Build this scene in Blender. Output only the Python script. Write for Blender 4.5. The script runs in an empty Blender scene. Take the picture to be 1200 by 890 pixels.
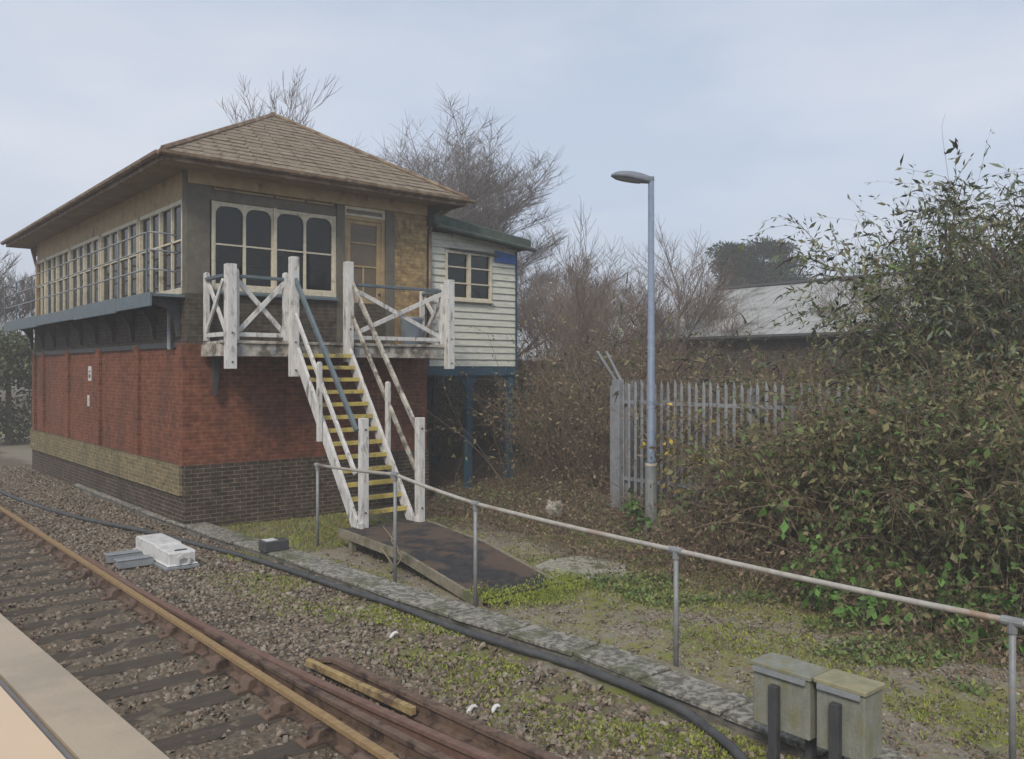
import bpy, bmesh, math, random
import numpy as np
from mathutils import Vector, Matrix
random.seed(7); RNG = np.random.default_rng(11)
R = math.radians
scene = bpy.context.scene
col = scene.collection

# ------------------------------------------------------------------ camera, light, exposure
cam_d = bpy.data.cameras.new('camera'); cam_d.sensor_width = 36; cam_d.lens = 30.0
cam_d.shift_y = -0.00917; cam_d.clip_start = 0.05; cam_d.clip_end = 2000
cam = bpy.data.objects.new('camera', cam_d); col.objects.link(cam)
cam.location = (0, 0, 2.6); cam.rotation_euler = (R(90), 0, R(-40.36)); scene.camera = cam

SUN_EL, SUN_AZ = 42, 235          # azimuth clockwise from +Y: behind the camera to its left
world = bpy.data.worlds.new('World'); scene.world = world; world.use_nodes = True
wn, wl = world.node_tree.nodes, world.node_tree.links
wn.clear()
sky = wn.new('ShaderNodeTexSky'); sky.sky_type = 'NISHITA'; sky.sun_disc = False
sky.sun_elevation = R(SUN_EL); sky.sun_rotation = R(SUN_AZ); sky.dust_density = 3.0
bg1 = wn.new('ShaderNodeBackground'); bg1.inputs[1].default_value = 0.055
wl.new(sky.outputs[0], bg1.inputs[0])
tc = wn.new('ShaderNodeTexCoord'); mp = wn.new('ShaderNodeMapping'); mp.inputs['Scale'].default_value = (1.2, 1.2, 4.0)
wl.new(tc.outputs['Generated'], mp.inputs[0])
nz = wn.new('ShaderNodeTexNoise'); nz.inputs['Scale'].default_value = 1.9; nz.inputs['Detail'].default_value = 5; nz.inputs['Roughness'].default_value = .5
wl.new(mp.outputs[0], nz.inputs['Vector'])
cr = wn.new('ShaderNodeValToRGB'); wl.new(nz.outputs[0], cr.inputs[0])
cr.color_ramp.elements[0].position = .36; cr.color_ramp.elements[0].color = (.40, .47, .585, 1)
cr.color_ramp.elements[1].position = .66; cr.color_ramp.elements[1].color = (.55, .58, .65, 1)
sep = wn.new('ShaderNodeSeparateXYZ'); wl.new(tc.outputs['Generated'], sep.inputs[0])
mr = wn.new('ShaderNodeMapRange'); mr.inputs[1].default_value = 0.0; mr.inputs[2].default_value = .55; mr.inputs[3].default_value = 1.12; mr.inputs[4].default_value = .80
wl.new(sep.outputs[2], mr.inputs[0])
bg2 = wn.new('ShaderNodeBackground'); wl.new(cr.outputs[0], bg2.inputs[0]); wl.new(mr.outputs[0], bg2.inputs[1])
mx = wn.new('ShaderNodeMixShader'); mx.inputs[0].default_value = .88
wl.new(bg1.outputs[0], mx.inputs[1]); wl.new(bg2.outputs[0], mx.inputs[2])
wo = wn.new('ShaderNodeOutputWorld'); wl.new(mx.outputs[0], wo.inputs[0])

sun_d = bpy.data.lights.new('sun', 'SUN'); sun_d.energy = 1.5; sun_d.angle = R(14); sun_d.color = (1, .90, .76)
sun = bpy.data.objects.new('sun', sun_d); col.objects.link(sun)
az = R(SUN_AZ); sv = Vector((math.sin(az)*math.cos(R(SUN_EL)), math.cos(az)*math.cos(R(SUN_EL)), math.sin(R(SUN_EL))))
sun.rotation_euler = sv.to_track_quat('Z', 'Y').to_euler(); sun.location = sv*50
vs = scene.view_settings; vs.view_transform = 'Standard'; vs.look = 'None'; vs.gamma = 1; vs.use_curve_mapping = False; vs.exposure = 0.70
try:
    scene.cycles.max_bounces = 6; scene.cycles.transparent_max_bounces = 8
    scene.cycles.use_denoising = True
except Exception: pass

# ------------------------------------------------------------------ materials
MATS = {}
def mat(name, c1, c2=None, scale=6, rough=.8, bump=.0, bscale=None, metal=0, spec=.3, lo=.35, hi=.65, c3=None, s3=1.2, t3=(.5, .62), stretch=(1, 1, 1), detail=6):
    """Two colours mixed by fine noise, a third by coarse noise (stains, moss, rust)."""
    if name in MATS: return MATS[name]
    m = bpy.data.materials.new(name); m.use_nodes = True; n, l = m.node_tree.nodes, m.node_tree.links
    b = n['Principled BSDF']; b.inputs['Roughness'].default_value = rough; b.inputs['Metallic'].default_value = metal
    b.inputs['Specular IOR Level'].default_value = spec
    g = n.new('ShaderNodeNewGeometry'); mpn = n.new('ShaderNodeMapping'); mpn.inputs['Scale'].default_value = stretch
    l.new(g.outputs['Position'], mpn.inputs[0])
    t = n.new('ShaderNodeTexNoise'); t.inputs['Scale'].default_value = scale; t.inputs['Detail'].default_value = detail; t.inputs['Roughness'].default_value = .62
    l.new(mpn.outputs[0], t.inputs['Vector'])
    r = n.new('ShaderNodeValToRGB'); l.new(t.outputs[0], r.inputs[0])
    c2 = c2 or tuple(x*.75 for x in c1)
    r.color_ramp.elements[0].position = lo; r.color_ramp.elements[0].color = (*c1, 1)
    r.color_ramp.elements[1].position = hi; r.color_ramp.elements[1].color = (*c2, 1)
    out = r.outputs[0]
    if c3:
        t2 = n.new('ShaderNodeTexNoise'); t2.inputs['Scale'].default_value = s3; t2.inputs['Detail'].default_value = 7; t2.inputs['Roughness'].default_value = .65
        l.new(mpn.outputs[0], t2.inputs['Vector'])
        k = n.new('ShaderNodeMapRange'); k.inputs[1].default_value = t3[0]; k.inputs[2].default_value = t3[1]; l.new(t2.outputs[0], k.inputs[0])
        x = n.new('ShaderNodeMix'); x.data_type = 'RGBA'; l.new(k.outputs[0], x.inputs[0]); l.new(out, x.inputs[6]); x.inputs[7].default_value = (*c3, 1)
        out = x.outputs[2]
    l.new(out, b.inputs['Base Color'])
    if bump:
        t4 = n.new('ShaderNodeTexNoise'); t4.inputs['Scale'].default_value = bscale or scale*4; t4.inputs['Detail'].default_value = 6
        l.new(mpn.outputs[0], t4.inputs['Vector'])
        bp = n.new('ShaderNodeBump'); bp.inputs['Strength'].default_value = bump; bp.inputs['Distance'].default_value = .02
        l.new(t4.outputs[0], bp.inputs['Height']); l.new(bp.outputs[0], b.inputs['Normal'])
    MATS[name] = m; return m

def brick(name, a, b_, mortar, stain, t3=(.5, .7), bw=.225, bh=.075, s3=.9, stain2=None, z2=None):
    m = bpy.data.materials.new(name); m.use_nodes = True; n, l = m.node_tree.nodes, m.node_tree.links
    p = n['Principled BSDF']; p.inputs['Roughness'].default_value = .9; p.inputs['Specular IOR Level'].default_value = .2
    g = n.new('ShaderNodeNewGeometry'); s = n.new('ShaderNodeSeparateXYZ'); l.new(g.outputs['Position'], s.inputs[0])
    ad = n.new('ShaderNodeMath'); l.new(s.outputs[0], ad.inputs[0]); l.new(s.outputs[1], ad.inputs[1])
    c = n.new('ShaderNodeCombineXYZ'); l.new(ad.outputs[0], c.inputs[0]); l.new(s.outputs[2], c.inputs[1])
    bt = n.new('ShaderNodeTexBrick'); l.new(c.outputs[0], bt.inputs['Vector'])
    bt.inputs['Scale'].default_value = 1; bt.inputs['Brick Width'].default_value = bw; bt.inputs['Row Height'].default_value = bh
    bt.inputs['Mortar Size'].default_value = .006; bt.inputs['Mortar Smooth'].default_value = .3; bt.inputs['Bias'].default_value = -.1
    bt.inputs['Color1'].default_value = (*a, 1); bt.inputs['Color2'].default_value = (*b_, 1); bt.inputs['Mortar'].default_value = (*mortar, 1)
    t = n.new('ShaderNodeTexNoise'); t.inputs['Scale'].default_value = s3; t.inputs['Detail'].default_value = 9; t.inputs['Roughness'].default_value = .74
    mq = n.new('ShaderNodeMapping'); mq.inputs['Scale'].default_value = (1.6, 1.6, .55); l.new(g.outputs['Position'], mq.inputs[0]); l.new(mq.outputs[0], t.inputs['Vector'])
    k = n.new('ShaderNodeMapRange'); k.inputs[1].default_value = t3[0]; k.inputs[2].default_value = t3[1]; l.new(t.outputs[0], k.inputs[0])
    x = n.new('ShaderNodeMix'); x.data_type = 'RGBA'; l.new(k.outputs[0], x.inputs[0]); l.new(bt.outputs[0], x.inputs[6]); x.inputs[7].default_value = (*stain, 1)
    fn = n.new('ShaderNodeTexNoise'); fn.inputs['Scale'].default_value = 9; fn.inputs['Detail'].default_value = 5; l.new(g.outputs['Position'], fn.inputs['Vector'])
    k2 = n.new('ShaderNodeMapRange'); k2.inputs[1].default_value = .3; k2.inputs[2].default_value = .7; k2.inputs[3].default_value = .62; k2.inputs[4].default_value = 1.3; l.new(fn.outputs[0], k2.inputs[0])
    hs = n.new('ShaderNodeHueSaturation'); l.new(x.outputs[2], hs.inputs['Color']); l.new(k2.outputs[0], hs.inputs['Value'])
    l.new(hs.outputs[0], p.inputs['Base Color'])
    bp = n.new('ShaderNodeBump'); bp.inputs['Strength'].default_value = .5; bp.inputs['Distance'].default_value = .01; bp.invert = True
    l.new(bt.outputs['Fac'], bp.inputs['Height']); l.new(bp.outputs[0], p.inputs['Normal'])
    MATS[name] = m; return m

red_brick = brick('red_brick', (.225, .080, .045), (.155, .056, .034), (.24, .14, .10), (.07, .042, .032), (.46, .74))
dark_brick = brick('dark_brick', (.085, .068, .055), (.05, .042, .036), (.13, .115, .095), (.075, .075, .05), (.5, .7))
base_brick = brick('base_brick', (.085, .06, .045), (.045, .036, .028), (.24, .215, .17), (.06, .05, .038), (.48, .66))
plinth_brick = brick('plinth_brick', (.24, .19, .10), (.15, .125, .07), (.32, .29, .21), (.10, .105, .06), (.5, .72))
stock_brick = brick('stock_brick', (.38, .27, .13), (.26, .185, .095), (.22, .18, .13), (.10, .08, .055), (.56, .72), s3=.8)
slate = mat('slate', (.17, .132, .095), (.29, .24, .18), 5, .8, .5, 30, c3=(.30, .28, .22), s3=3, t3=(.56, .66), stretch=(1.2, .8, 6))
soffit = mat('soffit_paint', (.30, .22, .12), (.20, .15, .085), 3, .8)
fascia = mat('fascia_paint', (.24, .165, .105), (.13, .09, .065), 6, .7, c3=(.3, .24, .17), s3=4)
tan_paint = mat('tan_woodwork', (.43, .32, .18), (.33, .245, .14), 4, .7, .2, c3=(.13, .10, .08), s3=3, t3=(.56, .7))
cream = mat('cream_paint', (.66, .62, .50), (.52, .47, .36), 12, .6, .2, c3=(.25, .21, .15), s3=7, t3=(.60, .72))
white_wood = mat('weathered_white_paint', (.72, .72, .71), (.54, .54, .53), 5, .7, .35, 60, c3=(.21, .195, .17), s3=3.2, t3=(.54, .66), stretch=(2.6, 2.6, .8), detail=9)
deck_wood = mat('peeling_deck_edge', (.55, .53, .48), (.30, .27, .23), 7, .85, .4, 50, c3=(.13, .115, .095), s3=4, t3=(.47, .6))
board_paint = mat('weatherboard_paint', (.62, .63, .56), (.50, .51, .45), 6, .75, .3, 50, c3=(.30, .30, .24), s3=3.5, t3=(.58, .72), stretch=(.7, .7, 4))
blue_paint = mat('blue_grey_paint', (.095, .135, .165), (.14, .175, .195), 6, .55, .2, c3=(.20, .20, .17), s3=5, t3=(.62, .72))
deep_blue = mat('deep_blue_paint', (.018, .062, .105), (.035, .085, .12), 5, .55, .2)
slate_blue_post = mat('corner_post_paint', (.105, .10, .085), (.16, .145, .115), 5, .7, .2)
felt = mat('green_roof_felt', (.05, .075, .065), (.09, .115, .10), 6, .85, .4)
def glass_mat():
    m = bpy.data.materials.new('clear_window_glass'); m.use_nodes = True; n, l = m.node_tree.nodes, m.node_tree.links; n.remove(n['Principled BSDF'])
    tr_, gl, mxs, fr = n.new('ShaderNodeBsdfTransparent'), n.new('ShaderNodeBsdfGlossy'), n.new('ShaderNodeMixShader'), n.new('ShaderNodeFresnel')
    tr_.inputs[0].default_value = (.40, .44, .43, 1); gl.inputs['Roughness'].default_value = .04; fr.inputs[0].default_value = 1.5
    g = n.new('ShaderNodeNewGeometry'); t = n.new('ShaderNodeTexNoise'); t.inputs['Scale'].default_value = 1.6; l.new(g.outputs['Position'], t.inputs['Vector'])
    b = n.new('ShaderNodeBump'); b.inputs['Strength'].default_value = .25; b.inputs['Distance'].default_value = .02; l.new(t.outputs[0], b.inputs['Height']); l.new(b.outputs[0], gl.inputs['Normal'])
    l.new(fr.outputs[0], mxs.inputs[0]); l.new(tr_.outputs[0], mxs.inputs[1]); l.new(gl.outputs[0], mxs.inputs[2]); l.new(mxs.outputs[0], n['Material Output'].inputs['Surface']); return m
    m = mat('dark_window_glass', (.010, .013, .014), (.035, .038, .036), 2.2, .10, .12, 1.1, spec=.4); return m
glass = glass_mat()
grimy_glass = mat('grimy_door_glass', (.16, .12, .075), (.10, .08, .055), 2, .25, spec=.5)
yellow = mat('yellow_nosing', (.62, .50, .13), (.47, .38, .12), 9, .75, .2, c3=(.20, .17, .10), s3=5, t3=(.52, .66))
tread_m = mat('dark_tread', (.055, .055, .055), (.10, .095, .09), 12, .9, .3)
steel = mat('galvanised_pipe', (.30, .31, .32), (.22, .23, .24), 10, .5, .1, c3=(.36, .27, .19), s3=4, t3=(.6, .72), metal=.2)
rail_pipe = mat('worn_pipe_rail', (.47, .45, .41), (.36, .345, .315), 12, .55, .1, c3=(.33, .23, .165), s3=2.2, t3=(.52, .66), metal=.15)
post_blue = mat('lamp_post_paint', (.17, .22, .31), (.22, .27, .35), 8, .5, .1)
post_green = mat('lamp_post_base', (.20, .225, .235), (.25, .27, .27), 8, .6, .1, c3=(.20, .23, .12), s3=3, t3=(.55, .7))
lamp_grey = mat('lamp_housing', (.17, .19, .23), (.23, .25, .30), 8, .45)
lamp_glass = mat('lamp_cover_glass', (.30, .32, .36), (.36, .38, .41), 8, .25, spec=.6)
galv = mat('weathered_palisade', (.21, .225, .25), (.285, .30, .32), 7, .65, .1, c3=(.14, .13, .12), s3=3, t3=(.56, .7))
concrete = mat('weathered_concrete', (.21, .20, .175), (.125, .12, .105), 9, .95, .6, 40, c3=(.055, .058, .042), s3=2.6, t3=(.50, .64))
lichen = mat('lichen_concrete', (.33, .32, .275), (.12, .115, .10), 17, lo=.42, hi=.58, rough=.95, bump=.6, bscale=60, c3=(.10, .11, .06), s3=2, t3=(.52, .66))
rust = mat('rusty_steel', (.12, .08, .06), (.175, .12, .088), 14, .75, .3, 60, c3=(.05, .034, .03), s3=5)
rust_red = mat('red_rusty_steel', (.15, .088, .07), (.20, .125, .098), 14, .75, .3, 60)
ochre = mat('ochre_rail_head', (.34, .235, .115), (.25, .165, .085), 18, .6, .2, c3=(.15, .09, .055), s3=6, t3=(.6, .72))
sleeper_m = mat('old_sleeper_timber', (.062, .05, .04), (.095, .078, .062), 9, .9, .6, 40, stretch=(.5, 3, 1))
rubber = mat('black_cable_sheath', (.052, .055, .062), (.085, .088, .09), 8, .55, .1)
machine_white = mat('white_machine_paint', (.66, .67, .67), (.56, .56, .555), 7, .5, .1, c3=(.36, .34, .29), s3=7, t3=(.54, .72))
dark_grey = mat('dark_grey_metal', (.075, .077, .082), (.05, .053, .058), 8, .6, .1)
mid_grey = mat('mid_grey_metal', (.30, .32, .34), (.22, .24, .26), 8, .55, .1)
tread_mat = mat('black_walkway_felt', (.032, .032, .036), (.05, .048, .05), 6, .95, .5, 70, c3=(.105, .075, .058), s3=1.5, t3=(.45, .56))
plank = mat('weathered_plank', (.27, .24, .18), (.17, .15, .115), 8, .9, .4, 40, c3=(.12, .13, .07), s3=3)
cabinet = mat('mossy_grey_cabinet', (.27, .275, .235), (.20, .21, .18), 7, .9, .4, 40, c3=(.21, .205, .12), s3=3.2, t3=(.5, .65), stretch=(2, 2, .8))
cabinet_lid = mat('mossy_lid', (.33, .30, .19), (.22, .22, .14), 9, .9, .3)
bark = mat('bare_bark', (.17, .135, .115), (.23, .185, .155), 6, .9)
bark_far = mat('grey_bark', (.14, .12, .11), (.20, .17, .155), 6, .9)
twig_m = mat('dry_twig', (.24, .18, .13), (.15, .115, .085), 3, .9)
twig_pale = mat('pale_dead_stem', (.30, .24, .165), (.20, .155, .11), 3, .9)
def leafm(name, c, c2): return mat(name, c, c2, 3.5, .65, 0, spec=.25, detail=3)
L_dark = leafm('dark_green_leaf', (.062, .085, .042), (.10, .12, .06))
L_olive = leafm('olive_leaf', (.16, .16, .075), (.22, .21, .10))
L_green = leafm('green_leaf', (.10, .17, .055), (.15, .22, .075))
L_bright = leafm('bright_green_leaf', (.10, .23, .05), (.15, .28, .07))
L_brown = leafm('dead_brown_leaf', (.19, .14, .09), (.26, .195, .125))
L_grey = leafm('grey_green_leaf', (.13, .165, .115), (.18, .215, .155))
L_pale = leafm('pale_seed_leaf', (.30, .26, .19), (.24, .21, .14))
L_yellow = leafm('yellow_leaf', (.65, .50, .06), (.55, .38, .05))
L_pine = leafm('pine_needle', (.012, .026, .022), (.022, .04, .034))
spike_m = leafm('spent_flower_spike', (.055, .04, .045), (.085, .065, .068))
moss_m = leafm('moss', (.23, .28, .045), (.31, .35, .07))
grass_m = leafm('grass_blade', (.17, .22, .055), (.24, .28, .09))
dry_grass_m = leafm('dry_grass', (.22, .18, .11), (.16, .12, .07))

# ------------------------------------------------------------------ mesh builders
class MB:
    def __init__(s): s.v = []; s.f = []; s.m = []; s.cur = 0
    def add(s, vs_, fs):
        o = len(s.v); s.v += [tuple(x) for x in vs_]
        for f in fs: s.f.append(tuple(o+i for i in f)); s.m.append(s.cur)
        return s
    def box(s, x0, x1, y0, y1, z0, z1):
        return s.add([(x0,y0,z0),(x1,y0,z0),(x1,y1,z0),(x0,y1,z0),(x0,y0,z1),(x1,y0,z1),(x1,y1,z1),(x0,y1,z1)],
                     [(0,3,2,1),(4,5,6,7),(0,1,5,4),(1,2,6,5),(2,3,7,6),(3,0,4,7)])
    def bar(s, p0, p1, w, h, up=(0,0,1)):
        """rectangular bar: w across, h along 'up'"""
        p0, p1 = Vector(p0), Vector(p1); d = (p1-p0).normalized(); u = Vector(up)
        a = d.cross(u).normalized()*(w/2); b = a.cross(d).normalized()*(h/2)
        vv = []
        for p in (p0, p1): vv += [p-a-b, p+a-b, p+a+b, p-a+b]
        return s.add(vv, [(0,1,2,3),(7,6,5,4),(0,4,5,1),(1,5,6,2),(2,6,7,3),(3,7,4,0)])
    def tube(s, pts, r, n=8, cap=True):
        pts = [Vector(p) for p in pts]; rr = r if isinstance(r, (list, tuple)) else [r]*len(pts)
        rings = []; vv = []; fs = []
        prev = None
        for i, p in enumerate(pts):
            d = (pts[min(i+1, len(pts)-1)]-pts[max(i-1, 0)]).normalized()
            if prev is None:
                ref = Vector((0,0,1)) if abs(d.z) < .9 else Vector((1,0,0)); a = d.cross(ref).normalized()
            else:
                a = (prev - d*prev.dot(d)).normalized()
            prev = a; b = d.cross(a)
            for k in range(n):
                t = 2*math.pi*k/n; vv.append(p+(a*math.cos(t)+b*math.sin(t))*rr[i])
        for i in range(len(pts)-1):
            for k in range(n):
                fs.append((i*n+k, i*n+(k+1)%n, (i+1)*n+(k+1)%n, (i+1)*n+k))
        if cap: fs.append(tuple(range(n))[::-1]); fs.append(tuple((len(pts)-1)*n+k for k in range(n)))
        return s.add(vv, fs)
    def sweep(s, prof, path, mats=None):
        """profile (u right, z up) along a path of (x,y,z) running mostly in Y"""
        n = len(prof); vv = []
        for i, p in enumerate(path):
            a, b = Vector(path[max(i-1,0)]), Vector(path[min(i+1,len(path)-1)]); d = (b-a); d.z = 0; d.normalize()
            r = Vector((d.y, -d.x, 0))
            for (u, z) in prof: vv.append(Vector(p)+r*u+Vector((0,0,z)))
        o = len(s.v); s.v += [tuple(x) for x in vv]
        for i in range(len(path)-1):
            for k in range(n):
                s.f.append((o+i*n+k, o+(i+1)*n+k, o+(i+1)*n+(k+1)%n, o+i*n+(k+1)%n)); s.m.append(mats[k] if mats else s.cur)
        s.f.append(tuple(o+k for k in range(n))); s.m.append(s.cur)
        s.f.append(tuple(o+(len(path)-1)*n+k for k in range(n))[::-1]); s.m.append(s.cur)
        return s
    def prism(s, poly, axis, a, b):
        """poly of 2-D points extruded along axis ('x': (y,z), 'y': (x,z), 'z': (x,y)) from a to b"""
        def pt(p, t): return {'x': (t, p[0], p[1]), 'y': (p[0], t, p[1]), 'z': (p[0], p[1], t)}[axis]
        n = len(poly)
        return s.add([pt(p, a) for p in poly]+[pt(p, b) for p in poly],
                     [tuple(range(n))[::-1], tuple(range(n, 2*n))]+[(k, (k+1)%n, n+(k+1)%n, n+k) for k in range(n)])
    def build(s, name, mats, parent=None, bevel=0, smooth=False):
        me = bpy.data.meshes.new(name); me.from_pydata(s.v, [], s.f)
        if not isinstance(mats, (list, tuple)): mats = [mats]
        for m in mats: me.materials.append(m)
        if len(mats) > 1: me.polygons.foreach_set('material_index', s.m)
        bm = bmesh.new(); bm.from_mesh(me); bmesh.ops.recalc_face_normals(bm, faces=bm.faces)
        if bevel: bmesh.ops.bevel(bm, geom=list(bm.edges), offset=bevel, segments=1, affect='EDGES', clamp_overlap=True)
        bm.to_mesh(me); bm.free()
        if smooth: me.polygons.foreach_set('use_smooth', [True]*len(me.polygons))
        o = bpy.data.objects.new(name, me); col.objects.link(o); o.parent = parent
        return o

def tag(o, label=None, cat=None, group=None, kind=None):
    if label: o['label'] = label
    if cat: o['category'] = cat
    if group: o['group'] = group
    if kind: o['kind'] = kind
    return o
def empty(name, loc, label, cat, group=None):
    o = bpy.data.objects.new(name, None); col.objects.link(o); o.location = loc; o.empty_display_size = .2
    bpy.context.view_layer.update()
    return tag(o, label, cat, group)
def part(mb, name, mats, root, bevel=0, smooth=False):
    """mesh given in world coordinates, parented to a root that only has a translation"""
    o = mb.build(name, mats, None, bevel, smooth)
    base = Vector((0, 0, 0)); r = root
    while r is not None: base += r.location; r = r.parent
    o.parent = root; o.location = -base
    return o

def raw_mesh(name, V, F, mats, mi=None, parent=None, smooth=False):
    """fast numpy mesh; F is (n, k)"""
    me = bpy.data.meshes.new(name); k = F.shape[1]
    me.vertices.add(len(V)); me.vertices.foreach_set('co', V.astype(np.float32).ravel())
    me.loops.add(F.size); me.loops.foreach_set('vertex_index', F.astype(np.int32).ravel())
    me.polygons.add(len(F)); me.polygons.foreach_set('loop_start', np.arange(0, F.size, k, dtype=np.int32))
    if not isinstance(mats, (list, tuple)): mats = [mats]
    for m in mats: me.materials.append(m)
    if mi is not None: me.polygons.foreach_set('material_index', mi.astype(np.int32))
    if smooth: me.polygons.foreach_set('use_smooth', np.ones(len(F), dtype=bool))
    me.update(calc_edges=True)
    o = bpy.data.objects.new(name, me); col.objects.link(o)
    if parent is not None: attach(o, parent)
    return o
def attach(o, root):
    base = Vector((0, 0, 0)); r = root
    while r is not None: base += r.location; r = r.parent
    o.parent = root; o.location = -base

def unit(a): return a/np.maximum(np.linalg.norm(a, axis=-1, keepdims=True), 1e-9)
def strands(P, D, L, droop, r0, K=5, wob=.08, r1=.25):
    """N thin three-sided stems: start P, direction D, length L, bending down by droop. Returns V, F, curve points"""
    N = len(P); D = unit(D); pts = [P]; d = D.copy(); step = (L/K)[:, None]
    for i in range(K):
        d = unit(d + np.array([0, 0, -1.])*(droop/K)[:, None] + RNG.normal(0, wob, (N, 3)))
        pts.append(pts[-1]+d*step)
    C = np.stack(pts, 1)                                    # N, K+1, 3
    T = unit(np.gradient(C, axis=1)); ref = unit(RNG.normal(size=(N, 1, 3))); A = unit(np.cross(T, ref)); B = np.cross(T, A)
    rad = (r0[:, None]*np.linspace(1, r1, K+1)[None])[..., None]
    rings = [C+rad*(A*math.cos(t)+B*math.sin(t)) for t in (0, 2.094, 4.189)]
    V = np.stack(rings, 2).reshape(-1, 3)
    i0 = (np.arange(N)*(K+1)*3)[:, None, None]+(np.arange(K)*3)[None, :, None]; k = np.arange(3)[None, None]; k2 = (k+1) % 3
    F = np.stack([i0+k, i0+k2, i0+3+k2, i0+3+k], -1).reshape(-1, 4)
    return V, F, C
def leaves(P, D, ln, wd, fold=.25):
    """N leaves: base P, direction D, length ln, width wd: two quads folded on the midrib -> a diamond of 4 verts"""
    N = len(P); D = unit(D); S = unit(np.cross(D, RNG.normal(size=(N, 3)))); U = np.cross(D, S)
    ln = ln[:, None]; wd = wd[:, None]
    m = P+D*ln*.45+U*wd*fold
    V = np.stack([P, m+S*wd*.5, P+D*ln, m-S*wd*.5], 1).reshape(-1, 3)
    F = (np.arange(N)*4)[:, None]+np.arange(4)[None]
    return V, F
def join(parts):
    V = []; F = []; M = []; o = 0
    for (v, f, m) in parts:
        V.append(v); F.append(f+o); M.append(np.full(len(f), m) if np.isscalar(m) else m); o += len(v)
    return np.concatenate(V), np.concatenate(F), np.concatenate(M)

# ------------------------------------------------------------------ ground
GZ = -0.27
def groundz(x, y):
    """Height of the soil: flat by the track, a low rise under the thicket"""
    t = np.clip((x-9.2)/5, 0, 1)
    z = GZ + .35*t*t*(3-2*t) + .03*np.sin(x*2.1+y*.7)*np.sin(y*1.7-x*.4)*np.clip((x-5.9)/1.2, 0, 1)
    return z
def axis_pts(lo, hi, fine0, fine1, step):
    a = list(np.arange(fine0, fine1, step)); g = step
    x = fine1
    while x < hi: a.append(x); g *= 1.25; x += g
    x = fine0-step; g = step; b = []
    while x > lo: b.append(x); g *= 1.25; x -= g
    return np.array([lo]+b[::-1]+a+[hi])
gx = axis_pts(-400, 500, -3, 20, .12); gy = axis_pts(-400, 600, 0, 24, .12)
GX, GY = np.meshgrid(gx, gy, indexing='ij')
fine = ((GX > -3) & (GX < 20) & (GY > 0) & (GY < 24))
Zg = groundz(GX, GY)+np.where(fine, RNG.normal(0, .012, GX.shape), 0)
V = np.stack([GX, GY, Zg], -1).reshape(-1, 3); ny = len(gy)
ii, jj = np.meshgrid(np.arange(len(gx)-1), np.arange(ny-1), indexing='ij'); a = (ii*ny+jj).ravel()
F = np.stack([a, a+ny, a+ny+1, a+1], -1)
def ground_mat():
    m = bpy.data.materials.new('ground_soil'); m.use_nodes = True; n, l = m.node_tree.nodes, m.node_tree.links
    b = n['Principled BSDF']; b.inputs['Roughness'].default_value = .95; b.inputs['Specular IOR Level'].default_value = .15
    g = n.new('ShaderNodeNewGeometry'); s = n.new('ShaderNodeSeparateXYZ'); l.new(g.outputs['Position'], s.inputs[0])
    def noise(sc, d=7, r=.65):
        t = n.new('ShaderNodeTexNoise'); t.inputs['Scale'].default_value = sc; t.inputs['Detail'].default_value = d; t.inputs['Roughness'].default_value = r
        l.new(g.outputs['Position'], t.inputs['Vector']); return t.outputs[0]
    def rng(src, a, b_, c=0, d=1):
        k = n.new('ShaderNodeMapRange'); l.new(src, k.inputs[0]); k.inputs[1].default_value = a; k.inputs[2].default_value = b_; k.inputs[3].default_value = c; k.inputs[4].default_value = d; return k.outputs[0]
    def mixc(f, a, b_):
        x = n.new('ShaderNodeMix'); x.data_type = 'RGBA'; l.new(f, x.inputs[0])
        for i, c in ((6, a), (7, b_)):
            if isinstance(c, tuple): x.inputs[i].default_value = (*c, 1)
            else: l.new(c, x.inputs[i])
        return x.outputs[2]
    def op(o, a, b_):
        q = n.new('ShaderNodeMath'); q.operation = o
        for i, c in enumerate((a, b_)):
            if isinstance(c, (int, float)): q.inputs[i].default_value = c
            else: l.new(c, q.inputs[i])
        return q.outputs[0]
    xw = op('ADD', s.outputs[0], rng(noise(1.1), .3, .7, -.5, .5))
    ballast = mixc(rng(noise(22), .38, .62), (.10, .082, .06), (.20, .165, .125))
    path = mixc(rng(noise(16), .35, .65), (.20, .18, .145), (.31, .28, .225))
    litter = mixc(rng(noise(12), .35, .65), (.06, .042, .028), (.13, .095, .06))
    c = mixc(rng(xw, 5.4, 5.8), ballast, path)
    mossf = op('MULTIPLY', rng(noise(.9), .46, .56), rng(noise(7), .36, .56))
    zone = op('MULTIPLY', rng(xw, 5.9, 6.9), rng(xw, 10.2, 9.2))
    c = mixc(op('MULTIPLY', mossf, zone), c, (.22, .235, .06))
    zone2 = op('MULTIPLY', rng(xw, 4.2, 4.8), rng(xw, 5.9, 5.6))
    zone2 = op('MULTIPLY', zone2, rng(s.outputs[1], 13, 9))
    c = mixc(op('MULTIPLY', rng(noise(1.7), .42, .56), zone2), c, (.18, .195, .055))
    c = mixc(rng(xw, 8.9, 9.9), c, litter)
    l.new(c, b.inputs['Base Color'])
    bp = n.new('ShaderNodeBump'); bp.inputs['Strength'].default_value = .8; bp.inputs['Distance'].default_value = .03
    l.new(noise(30), bp.inputs['Height']); l.new(bp.outputs[0], b.inputs['Normal'])
    return m
tag(raw_mesh('ground', V, F, ground_mat(), smooth=True), kind='structure')

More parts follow.
